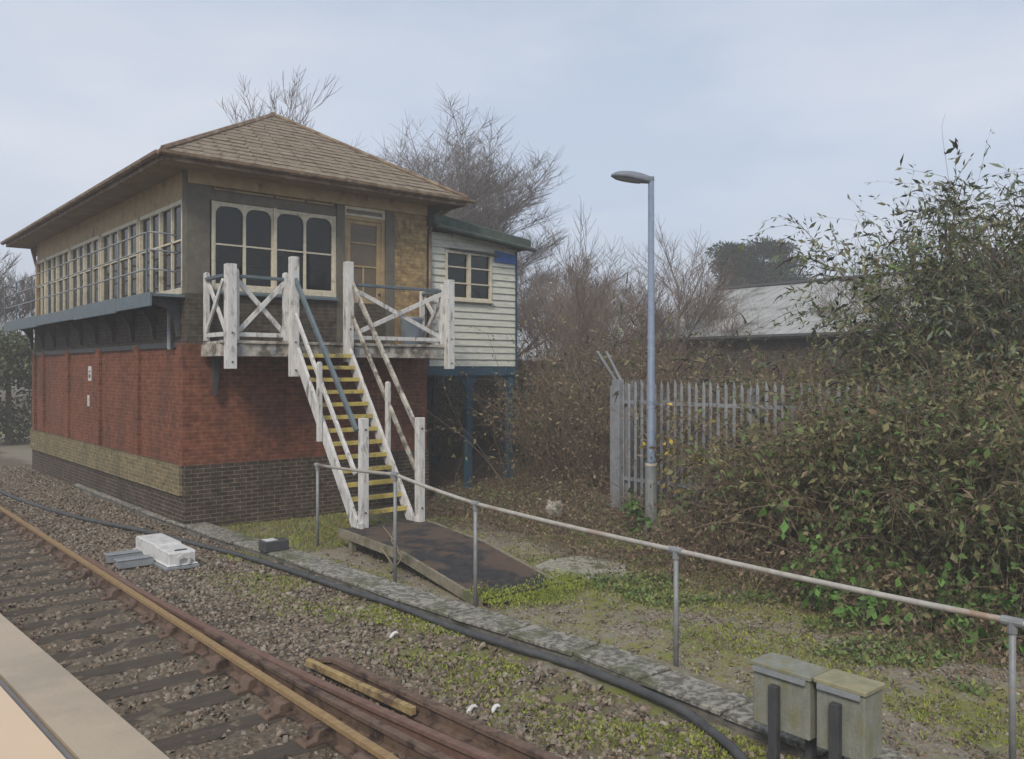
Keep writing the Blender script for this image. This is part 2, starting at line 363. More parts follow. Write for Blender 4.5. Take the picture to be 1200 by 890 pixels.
# ------------------------------------------------------------------ ballast stones
def stones(name, x0, x1, y0, y1, n, size, zf, mats, weights, keep=None, flat=.65):
    x = RNG.uniform(x0, x1, n); y = y0+(y1-y0)*RNG.uniform(0, 1, n)**1.25
    if keep is not None:
        k = keep(x, y); x, y = x[k], y[k]
    n = len(x); ico = np.array([(0,0,1),(.89,0,.45),(.28,.85,.45),(-.72,.53,.45),(-.72,-.53,.45),(.28,-.85,.45),(.72,.53,-.45),(-.28,.85,-.45),(-.89,0,-.45),(-.28,-.85,-.45),(.72,-.53,-.45),(0,0,-1)])
    ft = np.array([(0,1,2),(0,2,3),(0,3,4),(0,4,5),(0,5,1),(1,6,2),(2,7,3),(3,8,4),(4,9,5),(5,10,1),(6,7,2),(7,8,3),(8,9,4),(9,10,5),(10,6,1)])
    s = size*np.clip(np.exp(RNG.normal(0, .38, n)), .4, 1.9); sc = np.stack([s*RNG.uniform(.7, 1.3, n), s*RNG.uniform(.6, 1.1, n), s*RNG.uniform(.5, .9, n)*flat/.65], -1)
    W = ico[None]*(1+RNG.normal(0, .24, (n, 12, 1)))*sc[:, None]
    q = unit(RNG.normal(size=(n, 4))); w, a, b, c = q.T
    tilt = np.stack([np.stack([1-2*(b*b+c*c), 2*(a*b-c*w), 2*(a*c+b*w)], -1), np.stack([2*(a*b+c*w), 1-2*(a*a+c*c), 2*(b*c-a*w)], -1), np.stack([2*(a*c-b*w), 2*(b*c+a*w), 1-2*(a*a+b*b)], -1)], 1)
    W = np.einsum('nij,nkj->nki', tilt, W)
    z = zf(x, y)+s*RNG.uniform(-.1, .45, n)
    W += np.stack([x, y, z], -1)[:, None]
    V = W.reshape(-1, 3); F = ((np.arange(n)*12)[:, None, None]+ft[None]).reshape(-1, 3)
    mi = np.repeat(RNG.choice(len(mats), n, p=weights), len(ft))
    return raw_mesh(name, V, F, mats, mi)
st1 = mat('stone_brown', (.21, .165, .12), (.14, .11, .08), 20, .9, .3)
st2 = mat('stone_pinkish', (.30, .245, .195), (.235, .19, .15), 20, .9, .3)
st3 = mat('stone_grey', (.24, .215, .175), (.18, .16, .13), 20, .9, .3)
st4 = mat('stone_pale', (.36, .33, .28), (.28, .25, .21), 20, .9, .2)
st5 = mat('stone_dark', (.13, .105, .08), (.09, .075, .06), 20, .9, .3)
def ks(x, y):
    d = np.abs((y-2.6+.34) % .68-.34); return (d > .15) | (RNG.uniform(size=len(x)) < .10)
tag(stones('ballast', 0.2, 3.15, 2.0, 29, 56000, .021, lambda x, y: np.full_like(x, -.285), [st1, st2, st3, st5], [.42, .2, .18, .2], keep=ks, flat=.8), kind='stuff', label='dark brown track ballast between the sleepers', cat='ballast')
def kb(x, y):
    p = np.clip(1.25-.55*np.abs(x-4.1), .15, 1); p = np.where((x > 4.6) & (y < 10), p*.75, p); return RNG.uniform(size=len(x)) < p
tag(stones('ballast', 3.25, 5.6, 2.6, 29, 66000, .020, lambda x, y: np.full_like(x, -.275), [st1, st2, st3, st4, st5], [.3, .3, .2, .04, .16], keep=kb, flat=.8), kind='stuff', label='pinkish brown ballast beyond the rails', cat='ballast')
tag(stones('gravel', 5.9, 9.4, 1.8, 12, 14000, .013, groundz, [st1, st2, st3, st4], [.3, .3, .25, .15]), kind='stuff', label='scattered small gravel and litter on the worn path', cat='gravel')

# ------------------------------------------------------------------ track
RT = -.10
RP = [(-.035, 0), (.035, 0), (.035, -.035), (.009, -.045), (.009, -.125), (.065, -.14), (.065, -.155), (-.065, -.155), (-.065, -.14), (-.009, -.125), (-.009, -.045), (-.035, -.035)]
ypath = lambda fx, y0, y1, n: [(fx(y), y, RT) for y in np.linspace(y0, y1, n)]
def rail(name, path, mats, ms, label, dz=0):
    path = [(x, y, z+dz) for x, y, z in path]
    root = empty(name, (path[0][0], path[0][1], RT-.155), label, 'rail')
    m = MB(); m.cur = 0; m.sweep(RP, path, ms); part(m, 'rail_bar', mats, root)
    return root
# material per profile side: top, right head, ...
rail('running_rail', ypath(lambda y: 3.21, -3, 60, 20), [rust, ochre], [1,0,0,0,0,0,0,0,0,0,0,1], 'rusty running rail with an ochre head, nearest full rail')
rail('running_rail', ypath(lambda y: 1.775, -3, 60, 20), [rust, ochre], [1,0,0,0,0,0,0,0,0,0,0,1], 'dim rusty rail close beside the train window sill')
rail('stock_rail', ypath(lambda y: 3.30+.0078*max(0, 12.2-y)**2, -3, 13.6, 30), [rust_red, rust], [0]*12, 'reddish brown rail curving away beside the ochre one', -.004)
rail('closure_rail', ypath(lambda y: 3.385+.0078*max(0, 9.5-y)**2*.9-.03, -3, 8.9, 24), [rust, rust_red], [0]*12, 'dark brown rail squeezed between the ochre and reddish rails', -.009)
# conductor rail with its sloping end
cr_root = empty('conductor_rail', (3.87, 7.4, RT-.2), 'heavy brown rail end starting in the ballast with a yellow board', 'rail')
pc = [(3.86, 7.42, RT-.05)]+[(3.87+.0365*(7.3-y)+.012*(7.3-y)**2*.4, y, RT+.03) for y in np.linspace(7.1, -3, 16)]
m = MB(); m.sweep([(x*1.15, z) for x, z in RP], pc); part(m, 'rail_bar', rust, cr_root)
m = MB(); m.bar((3.755, 7.4, RT-.06), (3.85, 5.75, RT-.05), .055, .07); part(m, 'guard_board', mat('yellow_board', (.42, .32, .15), (.28, .20, .10), 9, .9, .5, 40, c3=(.14, .095, .065), s3=5, t3=(.46, .60)), cr_root, .006)
m = MB()
for y in (6.6, 4.4, 2.4):
    x = 3.9+.0365*(7.3-y); m.prism([(x-.08, -.27), (x+.08, -.27), (x+.05, -.17), (x-.05, -.17)], 'y', y-.07, y+.07)
part(m, 'insulator', mid_grey, cr_root)

sl0 = None
def sleeper_things():
    global sl0
    ys = np.arange(2.6, 30, .68); G = 'timber sleepers under the rails'
    proto = {}
    for i, y in enumerate(ys):
        long_ = y < 11.5
        key = 'long' if long_ else 'short'
        if key not in proto:
            root = empty('sleeper', (2.5, y, GZ), 'dark timber sleeper half buried in ballast under the rails', 'sleeper', G)
            m = MB(); m.box(1.2, 4.25 if long_ else 3.8, y-.125, y+.125, -.36, -.258)
            part(m, 'timber', sleeper_m, root, .012)
            for x in (1.775, 3.21):
                c = MB()
                c.prism([(x-.20, -.258), (x+.20, -.258), (x+.19, -.235), (x+.10, -.225), (x+.075, -.16), (x+.03, -.15), (x-.03, -.15), (x-.075, -.16), (x-.10, -.225), (x-.19, -.235)], 'y', y-.09, y+.09)
                for sx in (-.15, .15): c.tube([(x+sx, y, -.24), (x+sx, y, -.195)], .022, 6)
                part(c, 'rail_chair', rust, root, .004)
            proto[key] = root
        else:
            src = proto[key]; r = src.copy(); col.objects.link(r); r.location = (src.location.x+random.uniform(-.04, .04), y, src.location.z)
            r.rotation_euler = (0, 0, random.uniform(-.012, .012))
            for ch in list(src.children):
                c = ch.copy(); col.objects.link(c); c.parent = r
sleeper_things()

# point machine (white casing) by the rail
pm = empty('point_machine', (4.3, 12.9, GZ), 'white painted point machine casing standing on the ballast', 'point machine')
m = MB(); m.box(4.08, 4.56, 12.35, 13.98, -.25, -.205); part(m, 'base_plate', mid_grey, pm, .006)
m = MB(); m.prism([(12.40, -.203), (12.40, -.02), (12.44, .0), (12.95, .0), (13.0, .025), (13.88, .025), (13.93, .0), (13.93, -.203)], 'x', 4.14, 4.52)
m.box(4.11, 4.55, 12.37, 13.96, -.202, -.18); part(m, 'casing', machine_white, pm, .012)
m = MB(); m.prism([(4.24, -.19), (4.24, -.07), (4.29, -.04), (4.37, -.04), (4.42, -.07), (4.42, -.19), (4.39, -.19), (4.39, -.11), (4.33, -.08), (4.27, -.11), (4.27, -.19)], 'y', 12.345, 12.375); part(m, 'end_flange', machine_white, pm)
m = MB(); m.box(4.25, 4.42, 12.46, 12.51, .001, .012); part(m, 'lid_handle', dark_grey, pm)
for y in (13.45, 12.95):
    m = MB(); m.box(3.60, 4.08, y-.09, y+.09, -.235, -.13); m.box(3.58, 4.06, y-.10, y+.10, -.128, -.112); part(m, 'rod_cover', mid_grey, pm, .006)
gb = empty('junction_box', (5.64, 12.25, -.14), 'small dark grey box with white top on the concrete trough', 'box')
m = MB(); m.box(5.45, 5.84, 12.12, 12.36, -.14, .02); part(m, 'case', dark_grey, gb, .012)
m = MB(); m.box(5.49, 5.67, 12.15, 12.33, .022, .03); part(m, 'top_label', machine_white, gb)

# concrete cable trough: lids (countable) along the path
tp = [(5.48, 22.5), (5.50, 17.0), (5.60, 14.0), (5.74, 11.7), (5.80, 9.0), (5.92, 7.3), (6.04, 5.85), (5.92, 3.9), (5.80, 1.8)]
def on_path(s_):
    acc = 0
    for (a, b) in zip(tp[:-1], tp[1:]):
        L = math.dist(a, b)
        if acc+L >= s_: t = (s_-acc)/L; return (a[0]+(b[0]-a[0])*t, a[1]+(b[1]-a[1])*t), ((b[0]-a[0])/L, (b[1]-a[1])/L)
        acc += L
    return None, None
tr = empty('cable_trough', (5.7, 12, GZ), 'long concrete cable trough with lichen speckled lids beside the ballast', 'cable trough')
m = MB(); m.sweep([(-.19, .0), (-.19, .10), (.19, .10), (.19, 0)], [(x, y, GZ-.02) for x, y in tp]); part(m, 'channel', concrete, tr)
s_ = 0
while True:
    p, d = on_path(s_+.46)
    if p is None: break
    L = .885; tilt = random.uniform(-.012, .012); j = random.uniform(-.015, .015)
    m = MB(); r = Vector((d[1], -d[0], 0)); c = Vector((p[0], p[1], -.165))+r*j; dd = Vector((d[0], d[1], tilt))
    m.bar(c-dd*L/2, c+dd*L/2, .43, .045); part(m, 'lid', lichen, tr, .008)
    s_ += .92

# black pipe snaking beside the trough
pipe = [(3.75, 27.0), (3.8, 22.0), (4.25, 17.8), (4.81, 15.19), (5.22, 12.89), (5.42, 10.46), (5.50, 9.47), (5.54, 8.44), (5.58, 7.4), (5.60, 6.65), (5.74, 5.82), (5.66, 4.67), (5.55, 4.17), (5.3, 3.69), (4.9, 3.1)]
def smooth_path(pts, z, k=6):
    out = []
    P_ = [pts[0]]+pts+[pts[-1]]
    for i in range(1, len(P_)-2):
        for j in range(k):
            t = j/k; q = []
            for a in (0, 1):
                p0, p1, p2, p3 = P_[i-1][a], P_[i][a], P_[i+1][a], P_[i+2][a]
                q.append(.5*(2*p1+(p2-p0)*t+(2*p0-5*p1+4*p2-p3)*t*t+(3*p1-p0-3*p2+p3)*t**3))
            out.append((q[0], q[1], z+.012*math.sin(len(out)*.5)))
    return out
m = MB(); m.tube(smooth_path(pipe, -.215), .038, 10); tag(m.build('cable_duct', rubber, None, 0, True), 'black cable duct snaking through the ballast beside the trough', 'cable')

# ------------------------------------------------------------------ signal box
X0, Y0, X1, Y1 = 5.43, 15.36, 10.62, 27.6
BT = 3.09                                     # top of the red brick
WT = 6.30                                     # wall plate
sb = empty('signal_box', (X0, Y0, GZ), 'two storey brick signal box with a hipped slate roof', 'signal box')
m = MB(); m.box(X0, X1, Y0, Y1, .89, BT-.02); part(m, 'lower_wall', red_brick, sb)
m = MB(); m.box(X0-.05, X1+.02, Y0-.05, Y1+.05, GZ-.1, .89)
part(m, 'plinth', base_brick, sb)
m = MB(); m.box(X0-.10, X0-.052, Y0+.08, Y1+.05, .35, .885); part(m, 'plinth_facing', plinth_brick, sb)
m = MB(); m.box(X0+.004, X1-.002, Y0+.004, Y1-.004, BT-.02, 3.98); part(m, 'band_wall', dark_brick, sb)
for y in (Y0+.002, 17.92, 20.7, 23.5, 26.2, Y1-.3):
    m = MB(); m.box(X0-.07, X0-.001, y, y+.30, .889, BT+.0); part(m, 'pier', red_brick, sb)
m = MB(); m.box(X0-.045, X0-.003, Y0+.31, Y1-.02, BT-.075, BT+.02); part(m, 'brick_ledge', dark_grey, sb)
m = MB(); m.box(X0+.002, X0+.006, Y0-.004, Y0+.001, 0, 1)
# upper walls, front: brick under and beside the openings
m = MB(); m.box(X0+.004, 5.86, Y0+.01, Y0+.22, 3.98, WT-.001)        # dark boarded corner
part(m, 'corner_boarding', slate_blue_post, sb, .004)
m = MB(); m.box(9.80, X1, Y0+.002, Y0+.30, 3.981, WT-.35); part(m, 'upper_wall', stock_brick, sb)
m = MB(); m.box(9.80, X1-.01, Y0-.002, Y0+.003, BT+.02, 3.981); part(m, 'upper_wall', stock_brick, sb)
m = MB(); m.box(X1-.25, X1-.002, Y0+.30, Y1-.01, 3.98, WT-.001); m.box(X0+.1, X1-.25, Y1-.25, Y1-.003, 3.98, WT-.002); part(m, 'rear_wall', stock_brick, sb)
m = MB(); m.box(5.86, 8.46, Y0+.03, Y0+.20, 3.982, 4.06); m.box(5.86, 8.46, Y0+.01, Y0+.20, 5.70, 5.86)   # beam over the window
m.box(8.43, 8.61, Y0-.01, Y0+.20, 3.13, WT-.36); part(m, 'window_beam', slate_blue_post, sb, .004)
m = MB(); m.box(5.86, 8.43, Y0+.05, Y0+.18, 5.86, WT-.35); part(m, 'panel_board', slate_blue_post, sb)
m = MB()
for (a, b) in ((5.95, 7.08), (7.16, 7.74), (7.80, 8.38)): 
    for (p, q, r_, s__) in ((a, b, 5.90, 5.93), (a, b, 5.905+.26, 6.19-.0), (a, a+.03, 5.93, 6.165), (b-.03, b, 5.93, 6.165)): m.box(p, q, Y0+.03, Y0+.052, r_, s__)
part(m, 'panel_moulding', tan_paint, sb)
m = MB(); m.box(X0+.03, X1, Y0-.03, Y0+.25, WT-.35, WT-.09); part(m, 'wall_plate', tan_paint, sb, .005)

def arched_light(mb, x0, x1, z0, z1, y, r=.16, w=.035, t=.05, top=True):
    """four sides of a light and, on top, filled corners that round the glazed opening"""
    mb.box(x0, x0+w, y, y+t, z0, z1); mb.box(x1-w, x1, y, y+t, z0, z1)
    mb.box(x0+w, x1-w, y, y+t, z1-w, z1); mb.box(x0+w, x1-w, y, y+t, z0, z0+w)
    if top:
        for sx, cx in ((1, x0+w), (-1, x1-w)):
            poly = [(cx, z1-w)]
            for k in range(6):
                th = math.pi/2*k/5; poly.append((cx+sx*(r-r*math.sin(th)), (z1-w)-(r-r*math.cos(th))))
            # curve from (cx+r, top) down to (cx, top-r)
            mb.prism(poly, 'y', y, y+t)
fw = MB(); wx = (5.93, 6.53, 7.12, 7.76, 8.40); 
win = fw.box(5.90, 8.43, Y0+.02, Y0+.055, 4.065, 4.16)
fw.box(5.90, 5.955, Y0+.03, Y0+.09, 4.16, 5.70); fw.box(7.09, 7.15, Y0+.005, Y0+.09, 4.16, 5.70); fw.box(8.375, 8.43, Y0+.03, Y0+.09, 4.16, 5.70); fw.box(5.955, 8.375, Y0+.045, Y0+.09, 5.65, 5.70)
fwo = part(fw, 'window', cream, sb, .003)
for i, (a, b) in enumerate(((5.955, 6.53), (6.53, 7.09), (7.15, 7.76), (7.76, 8.375))):
    l_ = MB(); arched_light(l_, a, b, 4.165, 5.648, Y0+.05, w=.026, t=.035); l_.box(a+.026, b-.026, Y0+.052, Y0+.08, 4.90, 4.93)
    part(l_, 'sash', cream, fwo)
    g_ = MB(); g_.box(a+.01, b-.01, Y0+.088, Y0+.092, 4.18, 5.64); part(g_, 'pane', glass, fwo)
m = MB(); m.prism([(Y0-.09, 3.985), (Y0-.09, 4.03), (Y0+.02, 4.062), (Y0+.02, 3.985)], 'x', 5.84, 8.42); part(m, 'sill', blue_paint, fwo, .004)

# door with fanlight
dr = MB(); dr.box(8.61, 8.68, Y0+.04, Y0+.12, 3.13, 5.75); dr.box(9.50, 9.58, Y0+.04, Y0+.12, 3.13, 5.75); dr.box(8.68, 9.50, Y0+.04, Y0+.12, 5.68, 5.75)
dr.box(8.68, 9.50, Y0+.07, Y0+.12, 3.13, 4.12); dr.box(8.68, 8.78, Y0+.07, Y0+.12, 4.12, 5.68); dr.box(9.40, 9.50, Y0+.07, Y0+.12, 4.12, 5.68)
dr.box(8.78, 9.40, Y0+.075, Y0+.115, 5.60, 5.68); dr.box(8.78, 9.40, Y0+.08, Y0+.115, 4.72, 4.755); dr.box(8.78, 9.40, Y0+.08, Y0+.115, 5.20, 5.235); dr.box(9.075, 9.11, Y0+.08, Y0+.115, 4.12, 4.72)
dr.box(8.78, 9.06, Y0+.055, Y0+.072, 3.28, 4.0); dr.box(9.12, 9.40, Y0+.055, Y0+.072, 3.28, 4.0)
do = part(dr, 'door', tan_paint, sb, .004)
m = MB(); m.box(8.77, 9.41, Y0+.10, Y0+.104, 4.12, 5.62); part(m, 'pane', grimy_glass, do)
m = MB(); m.tube([(9.45, Y0+.07, 4.18), (9.45, Y0+.02, 4.18)], .022, 8); part(m, 'handle', dark_grey, do)
m = MB(); m.box(9.58, 9.80, Y0-.005, Y0+.15, 3.13, WT-.35); part(m, 'door_post', slate_blue_post, sb, .004)
m = MB(); m.box(8.61, 9.58, Y0+.03, Y0+.10, 5.752, 5.80); m.box(8.61, 9.58, Y0+.03, Y0+.10, WT-.42, WT-.352); m.box(8.61, 8.67, Y0+.03, Y0+.10, 5.80, WT-.42); m.box(9.52, 9.58, Y0+.03, Y0+.10, 5.80, WT-.42)
fo = part(m, 'fanlight', cream, sb, .003); m = MB(); m.box(8.66, 9.53, Y0+.07, Y0+.075, 5.79, WT-.41); part(m, 'pane', grimy_glass, fo)

# long side: continuous glazing in bays
bays = [(15.62, 18.05), (18.2, 20.85), (21.0, 23.6), (23.75, 26.3), (26.4, 27.5)]
for (a, b) in bays:
    k = max(2, round((b-a)/.62)); w = (b-a)/k
    m = MB(); m.box(X0+.02, X0+.10, a, b, 3.985, 4.10); m.box(X0+.02, X0+.10, a, b, 5.62, 5.70); m.box(X0+.03, X0+.09, a, b, 4.95, 4.985)
    for i in range(k+1): m.box(X0+(.005 if i % 2 == 0 else .03), X0+.095, a+i*w-.025, a+i*w+.025, 4.10, 5.62)
    wo_ = part(m, 'side_window', cream, sb, .002)
    m = MB(); m.box(X0+.075, X0+.08, a, b, 4.09, 5.63); part(m, 'pane', glass, wo_)
m = MB()
for (a, b) in zip([Y0+.22]+[b for a, b in bays], [a for a, b in bays]+[Y1-.25]): m.box(X0+.01, X0+.11, a, b, 3.985, 5.70)
part(m, 'window_post', tan_paint, sb)
m = MB(); m.box(X0+.015, X0+.2, Y0+.23, Y1-.26, 5.702, WT-.002); part(m, 'window_header', tan_paint, sb)
m = MB(); m.box(X0+.2, X1-.3, Y0+.4, Y1-.4, 3.99, 4.02); part(m, 'upper_floor', dark_grey, sb)
m = MB(); m.box(X0+.2, X1-.26, Y0+.24, Y1-.3, 5.95, 5.97); part(m, 'inner_ceiling', soffit, sb)
m = MB(); m.box(6.2, 8.3, Y0+.9, Y0+1.5, 4.02, 4.62); m.box(6.1, 8.4, Y0+.8, Y0+1.6, 4.62, 4.67); part(m, 'inner_desk', sleeper_m, sb, .01)
m = MB(); m.box(6.4, 6.9, Y0+1.0, Y0+1.2, 4.68, 5.02); m.box(7.4, 7.75, Y0+1.0, Y0+1.3, 4.68, 4.93); part(m, 'instrument_case', dark_grey, sb, .01)
m = MB(); m.box(X0+.8, X0+1.1, 17.0, 25.0, 5.15, 5.19); part(m, 'block_shelf', sleeper_m, sb)

# roof: hipped, in overlapping slate courses
EX0, EX1, EY0, EY1, EZ = 4.83, 11.25, 14.76, 28.3, WT+.02
RX = (EX0+EX1)/2; RYa, RYb, RZ = 17.45, 25.6, 8.13
def courses(quad, n, th=.014, name='roof_slope'):
    """quad: eave-left, eave-right, top-right, top-left"""
    A, B, C_, D_ = [Vector(q) for q in quad]; m = MB(); nrm = (B-A).cross(D_-A).normalized()
    if nrm.z < 0: nrm = -nrm
    for i in range(n):
        t0, t1 = i/n, (i+1)/n
        l0, l1 = A.lerp(D_, t0), A.lerp(D_, t1); r0, r1 = B.lerp(C_, t0), B.lerp(C_, t1)
        k = max(2, int((r0-l0).length/.32)); off = (i % 2)*.5
        cuts = sorted(set([0, 1]+[min(1, max(0, (j+off)/k)) for j in range(k+1)]))
        for c0, c1 in zip(cuts[:-1], cuts[1:]):
            h = th*random.uniform(.5, 1.5); g = .012/max(.3, (r0-l0).length)
            a0, b0, b1, a1 = l0.lerp(r0, c0+g), l0.lerp(r0, c1-g), l1.lerp(r1, c1), l1.lerp(r1, c0)
            m.add([a0+nrm*h, b0+nrm*h, b1, a1, a0-nrm*.01, b0-nrm*.01], [(0, 1, 2, 3), (4, 5, 1, 0)])
    return m
rf = MB(); e = [(EX0, EY0, EZ), (EX1, EY0, EZ), (EX1, EY1, EZ), (EX0, EY1, EZ)]; ra, rb = (RX, RYa, RZ), (RX, RYb, RZ)
rf.add([(x, y, z-.012) for x, y, z in e]+[(ra[0], ra[1], RZ-.012), (rb[0], rb[1], RZ-.012)], [(0, 1, 4), (1, 2, 5, 4), (2, 3, 5), (3, 0, 4, 5)])
rfo = part(rf, 'roof', slate, sb)
def slope(q, n): return part(courses(q, n), 'slate_slope', slate, rfo)
slope([e[0], e[1], ra, ra], 17); slope([e[1], e[2], rb, ra], 17); slope([e[2], e[3], rb, rb], 12); slope([e[3], e[0], ra, rb], 17)
m = MB(); m.tube([ra, rb], .07, 8)
for c_ in (0, 1): m.tube([ra, (e[c_][0], e[c_][1], EZ+.02)], .055, 6)
for c_ in (2, 3): m.tube([rb, (e[c_][0], e[c_][1], EZ+.02)], .055, 6)
part(m, 'ridge_tiles', fascia, rfo)
m = MB(); t_ = .03
m.box(EX0, EX1, EY0-.0, EY0+t_, EZ-.16, EZ-.015); m.box(EX0, EX1, EY1-t_, EY1, EZ-.16, EZ-.015); m.box(EX0, EX0+t_, EY0+t_, EY1-t_, EZ-.16, EZ-.015); m.box(EX1-t_, EX1, EY0+t_, EY1-t_, EZ-.16, EZ-.015)
part(m, 'fascia_board', fascia, rfo)
m = MB(); m.box(EX0+t_, EX1-t_, EY0+t_, EY1-t_, EZ-.135, EZ-.11); part(m, 'soffit', soffit, rfo)
m = MB(); gp = [(-.06, 0), (-.055, -.05), (-.02, -.075), (.02, -.075), (.055, -.05), (.06, 0), (.045, -.0), (.0, -.05), (-.045, 0)]
m.prism([(EY0-.065+u, EZ-.02+z) for u, z in gp], 'x', EX0-.1, EX1+.15)
m.prism([(EX0-.065+u, EZ-.021+z) for u, z in gp], 'y', EY0, EY1+.1)
part(m, 'gutter', fascia, rfo)
m = MB()
for y in np.arange(Y1+.1, EY1, .3): m.bar((X0+.1, y, EZ-.4), (X0+.1, y+.25, EZ-.15), .06, .06)
part(m, 'rafter_end', tan_paint, sb)
for a, b in (((X0+.05, Y1, 5.6), (X0+.05, Y1+.6, EZ-.16)), ((X1-.05, Y0+.1, 5.6), (X1+.5, Y0+.1, EZ-.16))):
    m = MB(); m.bar(a, b, .07, .07); part(m, 'eaves_bracket', tan_paint, sb)
m = MB(); m.tube([(EX1-.08, EY0+.5, EZ-.16), (EX1-.45, EY0+.62, EZ-.45), (X1+.06, Y0-.04, 5.6), (X1+.06, Y0-.04, 3.0)], .035, 8); part(m, 'downpipe', fascia, sb)
m = MB(); m.tube([(X0-.09, Y0+.62, 3.9), (X0-.09, Y0+.62, 2.98)], .04, 8); part(m, 'downpipe', mid_grey, sb)

# gallery along the glazing
ga = MB(); ga.box(X0-.58, X0-.001, Y0+.05, Y1+.9, 3.90, 3.95); go = part(ga, 'gallery', blue_paint, sb)
for i, (a, b) in enumerate(((Y0+.02, 17.4), (17.42, 20.6), (20.62, 24.2), (24.22, 28.5))):
    m = MB(); m.box(X0-.625, X0-.585, a, b, 3.72-.02*(i % 2), 3.965+.02*(i % 2)); part(m, 'gallery_fascia', blue_paint, go, .004)
for y in np.arange(Y0+.3, Y1+.2, 1.34):
    m = MB(); m.prism([(X0-.56, 3.89), (X0-.005, 3.89), (X0-.005, 3.2), (X0-.06, 3.22), (X0-.10, 3.5), (X0-.25, 3.72), (X0-.56, 3.80)], 'y', y, y+.07); part(m, 'gallery_bracket', dark_grey, go)
rails_z = (5.03, 4.72, 4.38)
for i, z in enumerate(rails_z):
    m = MB(); pts = [(X0-.10, Y0+.12, z-.03), (X0-.42, Y0+.1, z-.01), (X0-.56, Y0+.18, z), (X0-.6, Y0+.4, z)]+[(X0-.6, y, z) for y in (18, 22, 26, 28.5)]+[(X0-.3, 28.6, z)]
    m.tube(pts, .016, 6); part(m, 'gallery_rail', mid_grey, go, 0, True)
for y in (15.62, 17.3, 19.2, 21.1, 23.0, 24.9, 26.8, 28.4):
    m = MB(); m.tube([(X0-.6, y, 3.93), (X0-.6, y, 5.04)], .018, 6); part(m, 'gallery_post', blue_paint, go)
for (y, z, w, h, mt) in ((21.55, 2.35, .26, .34, 0), (21.72, 1.75, .16, .26, 0)):
    m = MB(); m.box(X0-.016, X0-.001, y, y+w, z, z+h); part(m, 'notice', machine_white, sb)
m = MB(); m.box(X0-.018, X0-.0165, 21.60, 21.76, 2.42, 2.50); m.box(X0-.018, X0-.0165, 21.60, 21.76, 2.55, 2.58); part(m, 'notice_lettering', rust_red, sb)
# iron bracket and dark opening under the landing, right side of the front
m = MB(); m.prism([(5.86, 3.0), (6.0, 3.0), (5.98, 2.6), (5.93, 2.15), (5.88, 2.15)], 'y', Y0-.16, Y0-.055); part(m, 'corbel', dark_grey, sb)

# ------------------------------------------------------------------ timber annexe on posts
AY = Y0+.06
an = empty('timber_annexe', (X1, AY, GZ), 'white weatherboarded annexe raised on blue posts', 'annexe')
AX0, AX1, AYB, AZ0 = X1+.03, 13.22, AY+3.2, 2.70
def rz(x): return 5.72-(x-10.62)*.105
m = MB(); z = AZ0; i = 0
wx0, wx1, wz0, wz1 = 11.14, 12.46, 4.19, 5.27
while z < 5.74:
    h = .155; top = z+h
    segs = [(AX0, AX1)]
    if top > wz0-.02 and z < wz1+.02: segs = [(AX0, wx0), (wx1, AX1)]
    for a, b in segs:
        xe = b
        if top > rz(b): 
            xe = min(b, 10.62+(5.72-top)/.105)
            if xe <= a+.05: continue
        j = random.uniform(-.004, .004)
        m.add([(a, AY-.03+j, z-.01), (xe, AY-.03+j, z-.01), (xe, AY+.0, top), (a, AY+.0, top), (a, AY+.03, z-.01), (xe, AY+.03, z-.01), (xe, AY+.03, top), (a, AY+.03, top)],
              [(0, 1, 2, 3), (4, 7, 6, 5), (0, 4, 5, 1), (3, 2, 6, 7), (0, 3, 7, 4), (1, 5, 6, 2)])
        if xe < b: m.add([(xe, AY-.02, z), (b, AY-.02, z), (b, AY-.02, max(z+.02, rz(b))), (xe, AY-.02, top)], [(0, 1, 2, 3)])
    z += h
part(m, 'weatherboarding', board_paint, an)
m = MB(); m.box(AX0, wx0, AY+.031, AY+.12, AZ0, 5.40); m.box(wx1, AX1, AY+.031, AY+.12, AZ0, 5.40); m.box(wx0, wx1, AY+.031, AY+.12, AZ0, wz0); m.box(wx0, wx1, AY+.031, AY+.12, wz1, 5.40)
m.box(AX1-.06, AX1, AY+.12, AYB, AZ0, 5.38); m.box(AX0, AX1, AYB, AYB+.1, AZ0, 5.38); m.box(AX0, AX1-.06, AY+.12, AYB, AZ0-.08, AZ0)
part(m, 'wall_frame', board_paint, an)
m = MB(); m.box(AX0-.0, AX0+.05, AY-.045, AY-.032, AZ0, 5.68); m.box(AX1-.04, AX1+.015, AY-.045, AY-.032, AZ0, 5.42); part(m, 'corner_board', deep_blue, an)
m = MB(); T = .055
m.box(wx0, wx1, AY-.05, AY+.06, wz0, wz0+.05); m.box(wx0, wx1, AY-.05, AY+.06, wz1-T, wz1); m.box(wx0, wx0+T, AY-.05, AY+.06, wz0+.05, wz1-T); m.box(wx1-T, wx1, AY-.05, AY+.06, wz0+.05, wz1-T)
xm = (wx0+wx1)/2; m.box(xm-.04, xm+.04, AY-.055, AY+.06, wz0+.05, wz1-T)
for f in (.34, .67): m.box(wx0+T, xm-.04, AY-.03, AY+.04, wz0+(wz1-wz0)*f-.015, wz0+(wz1-wz0)*f+.015); m.box(xm+.04, wx1-T, AY-.028, AY+.04, wz0+(wz1-wz0)*f-.015, wz0+(wz1-wz0)*f+.015)
aw = part(m, 'window', cream, an, .003)
m = MB(); m.box(wx0+.02, wx1-.02, AY+.02, AY+.025, wz0+.02, wz1-.02); part(m, 'pane', glass, aw)
m = MB(); m.box(wx0-.03, wx1+.03, AY-.09, AY-.03, wz0-.05, wz0-.002); part(m, 'sill', cream, aw)
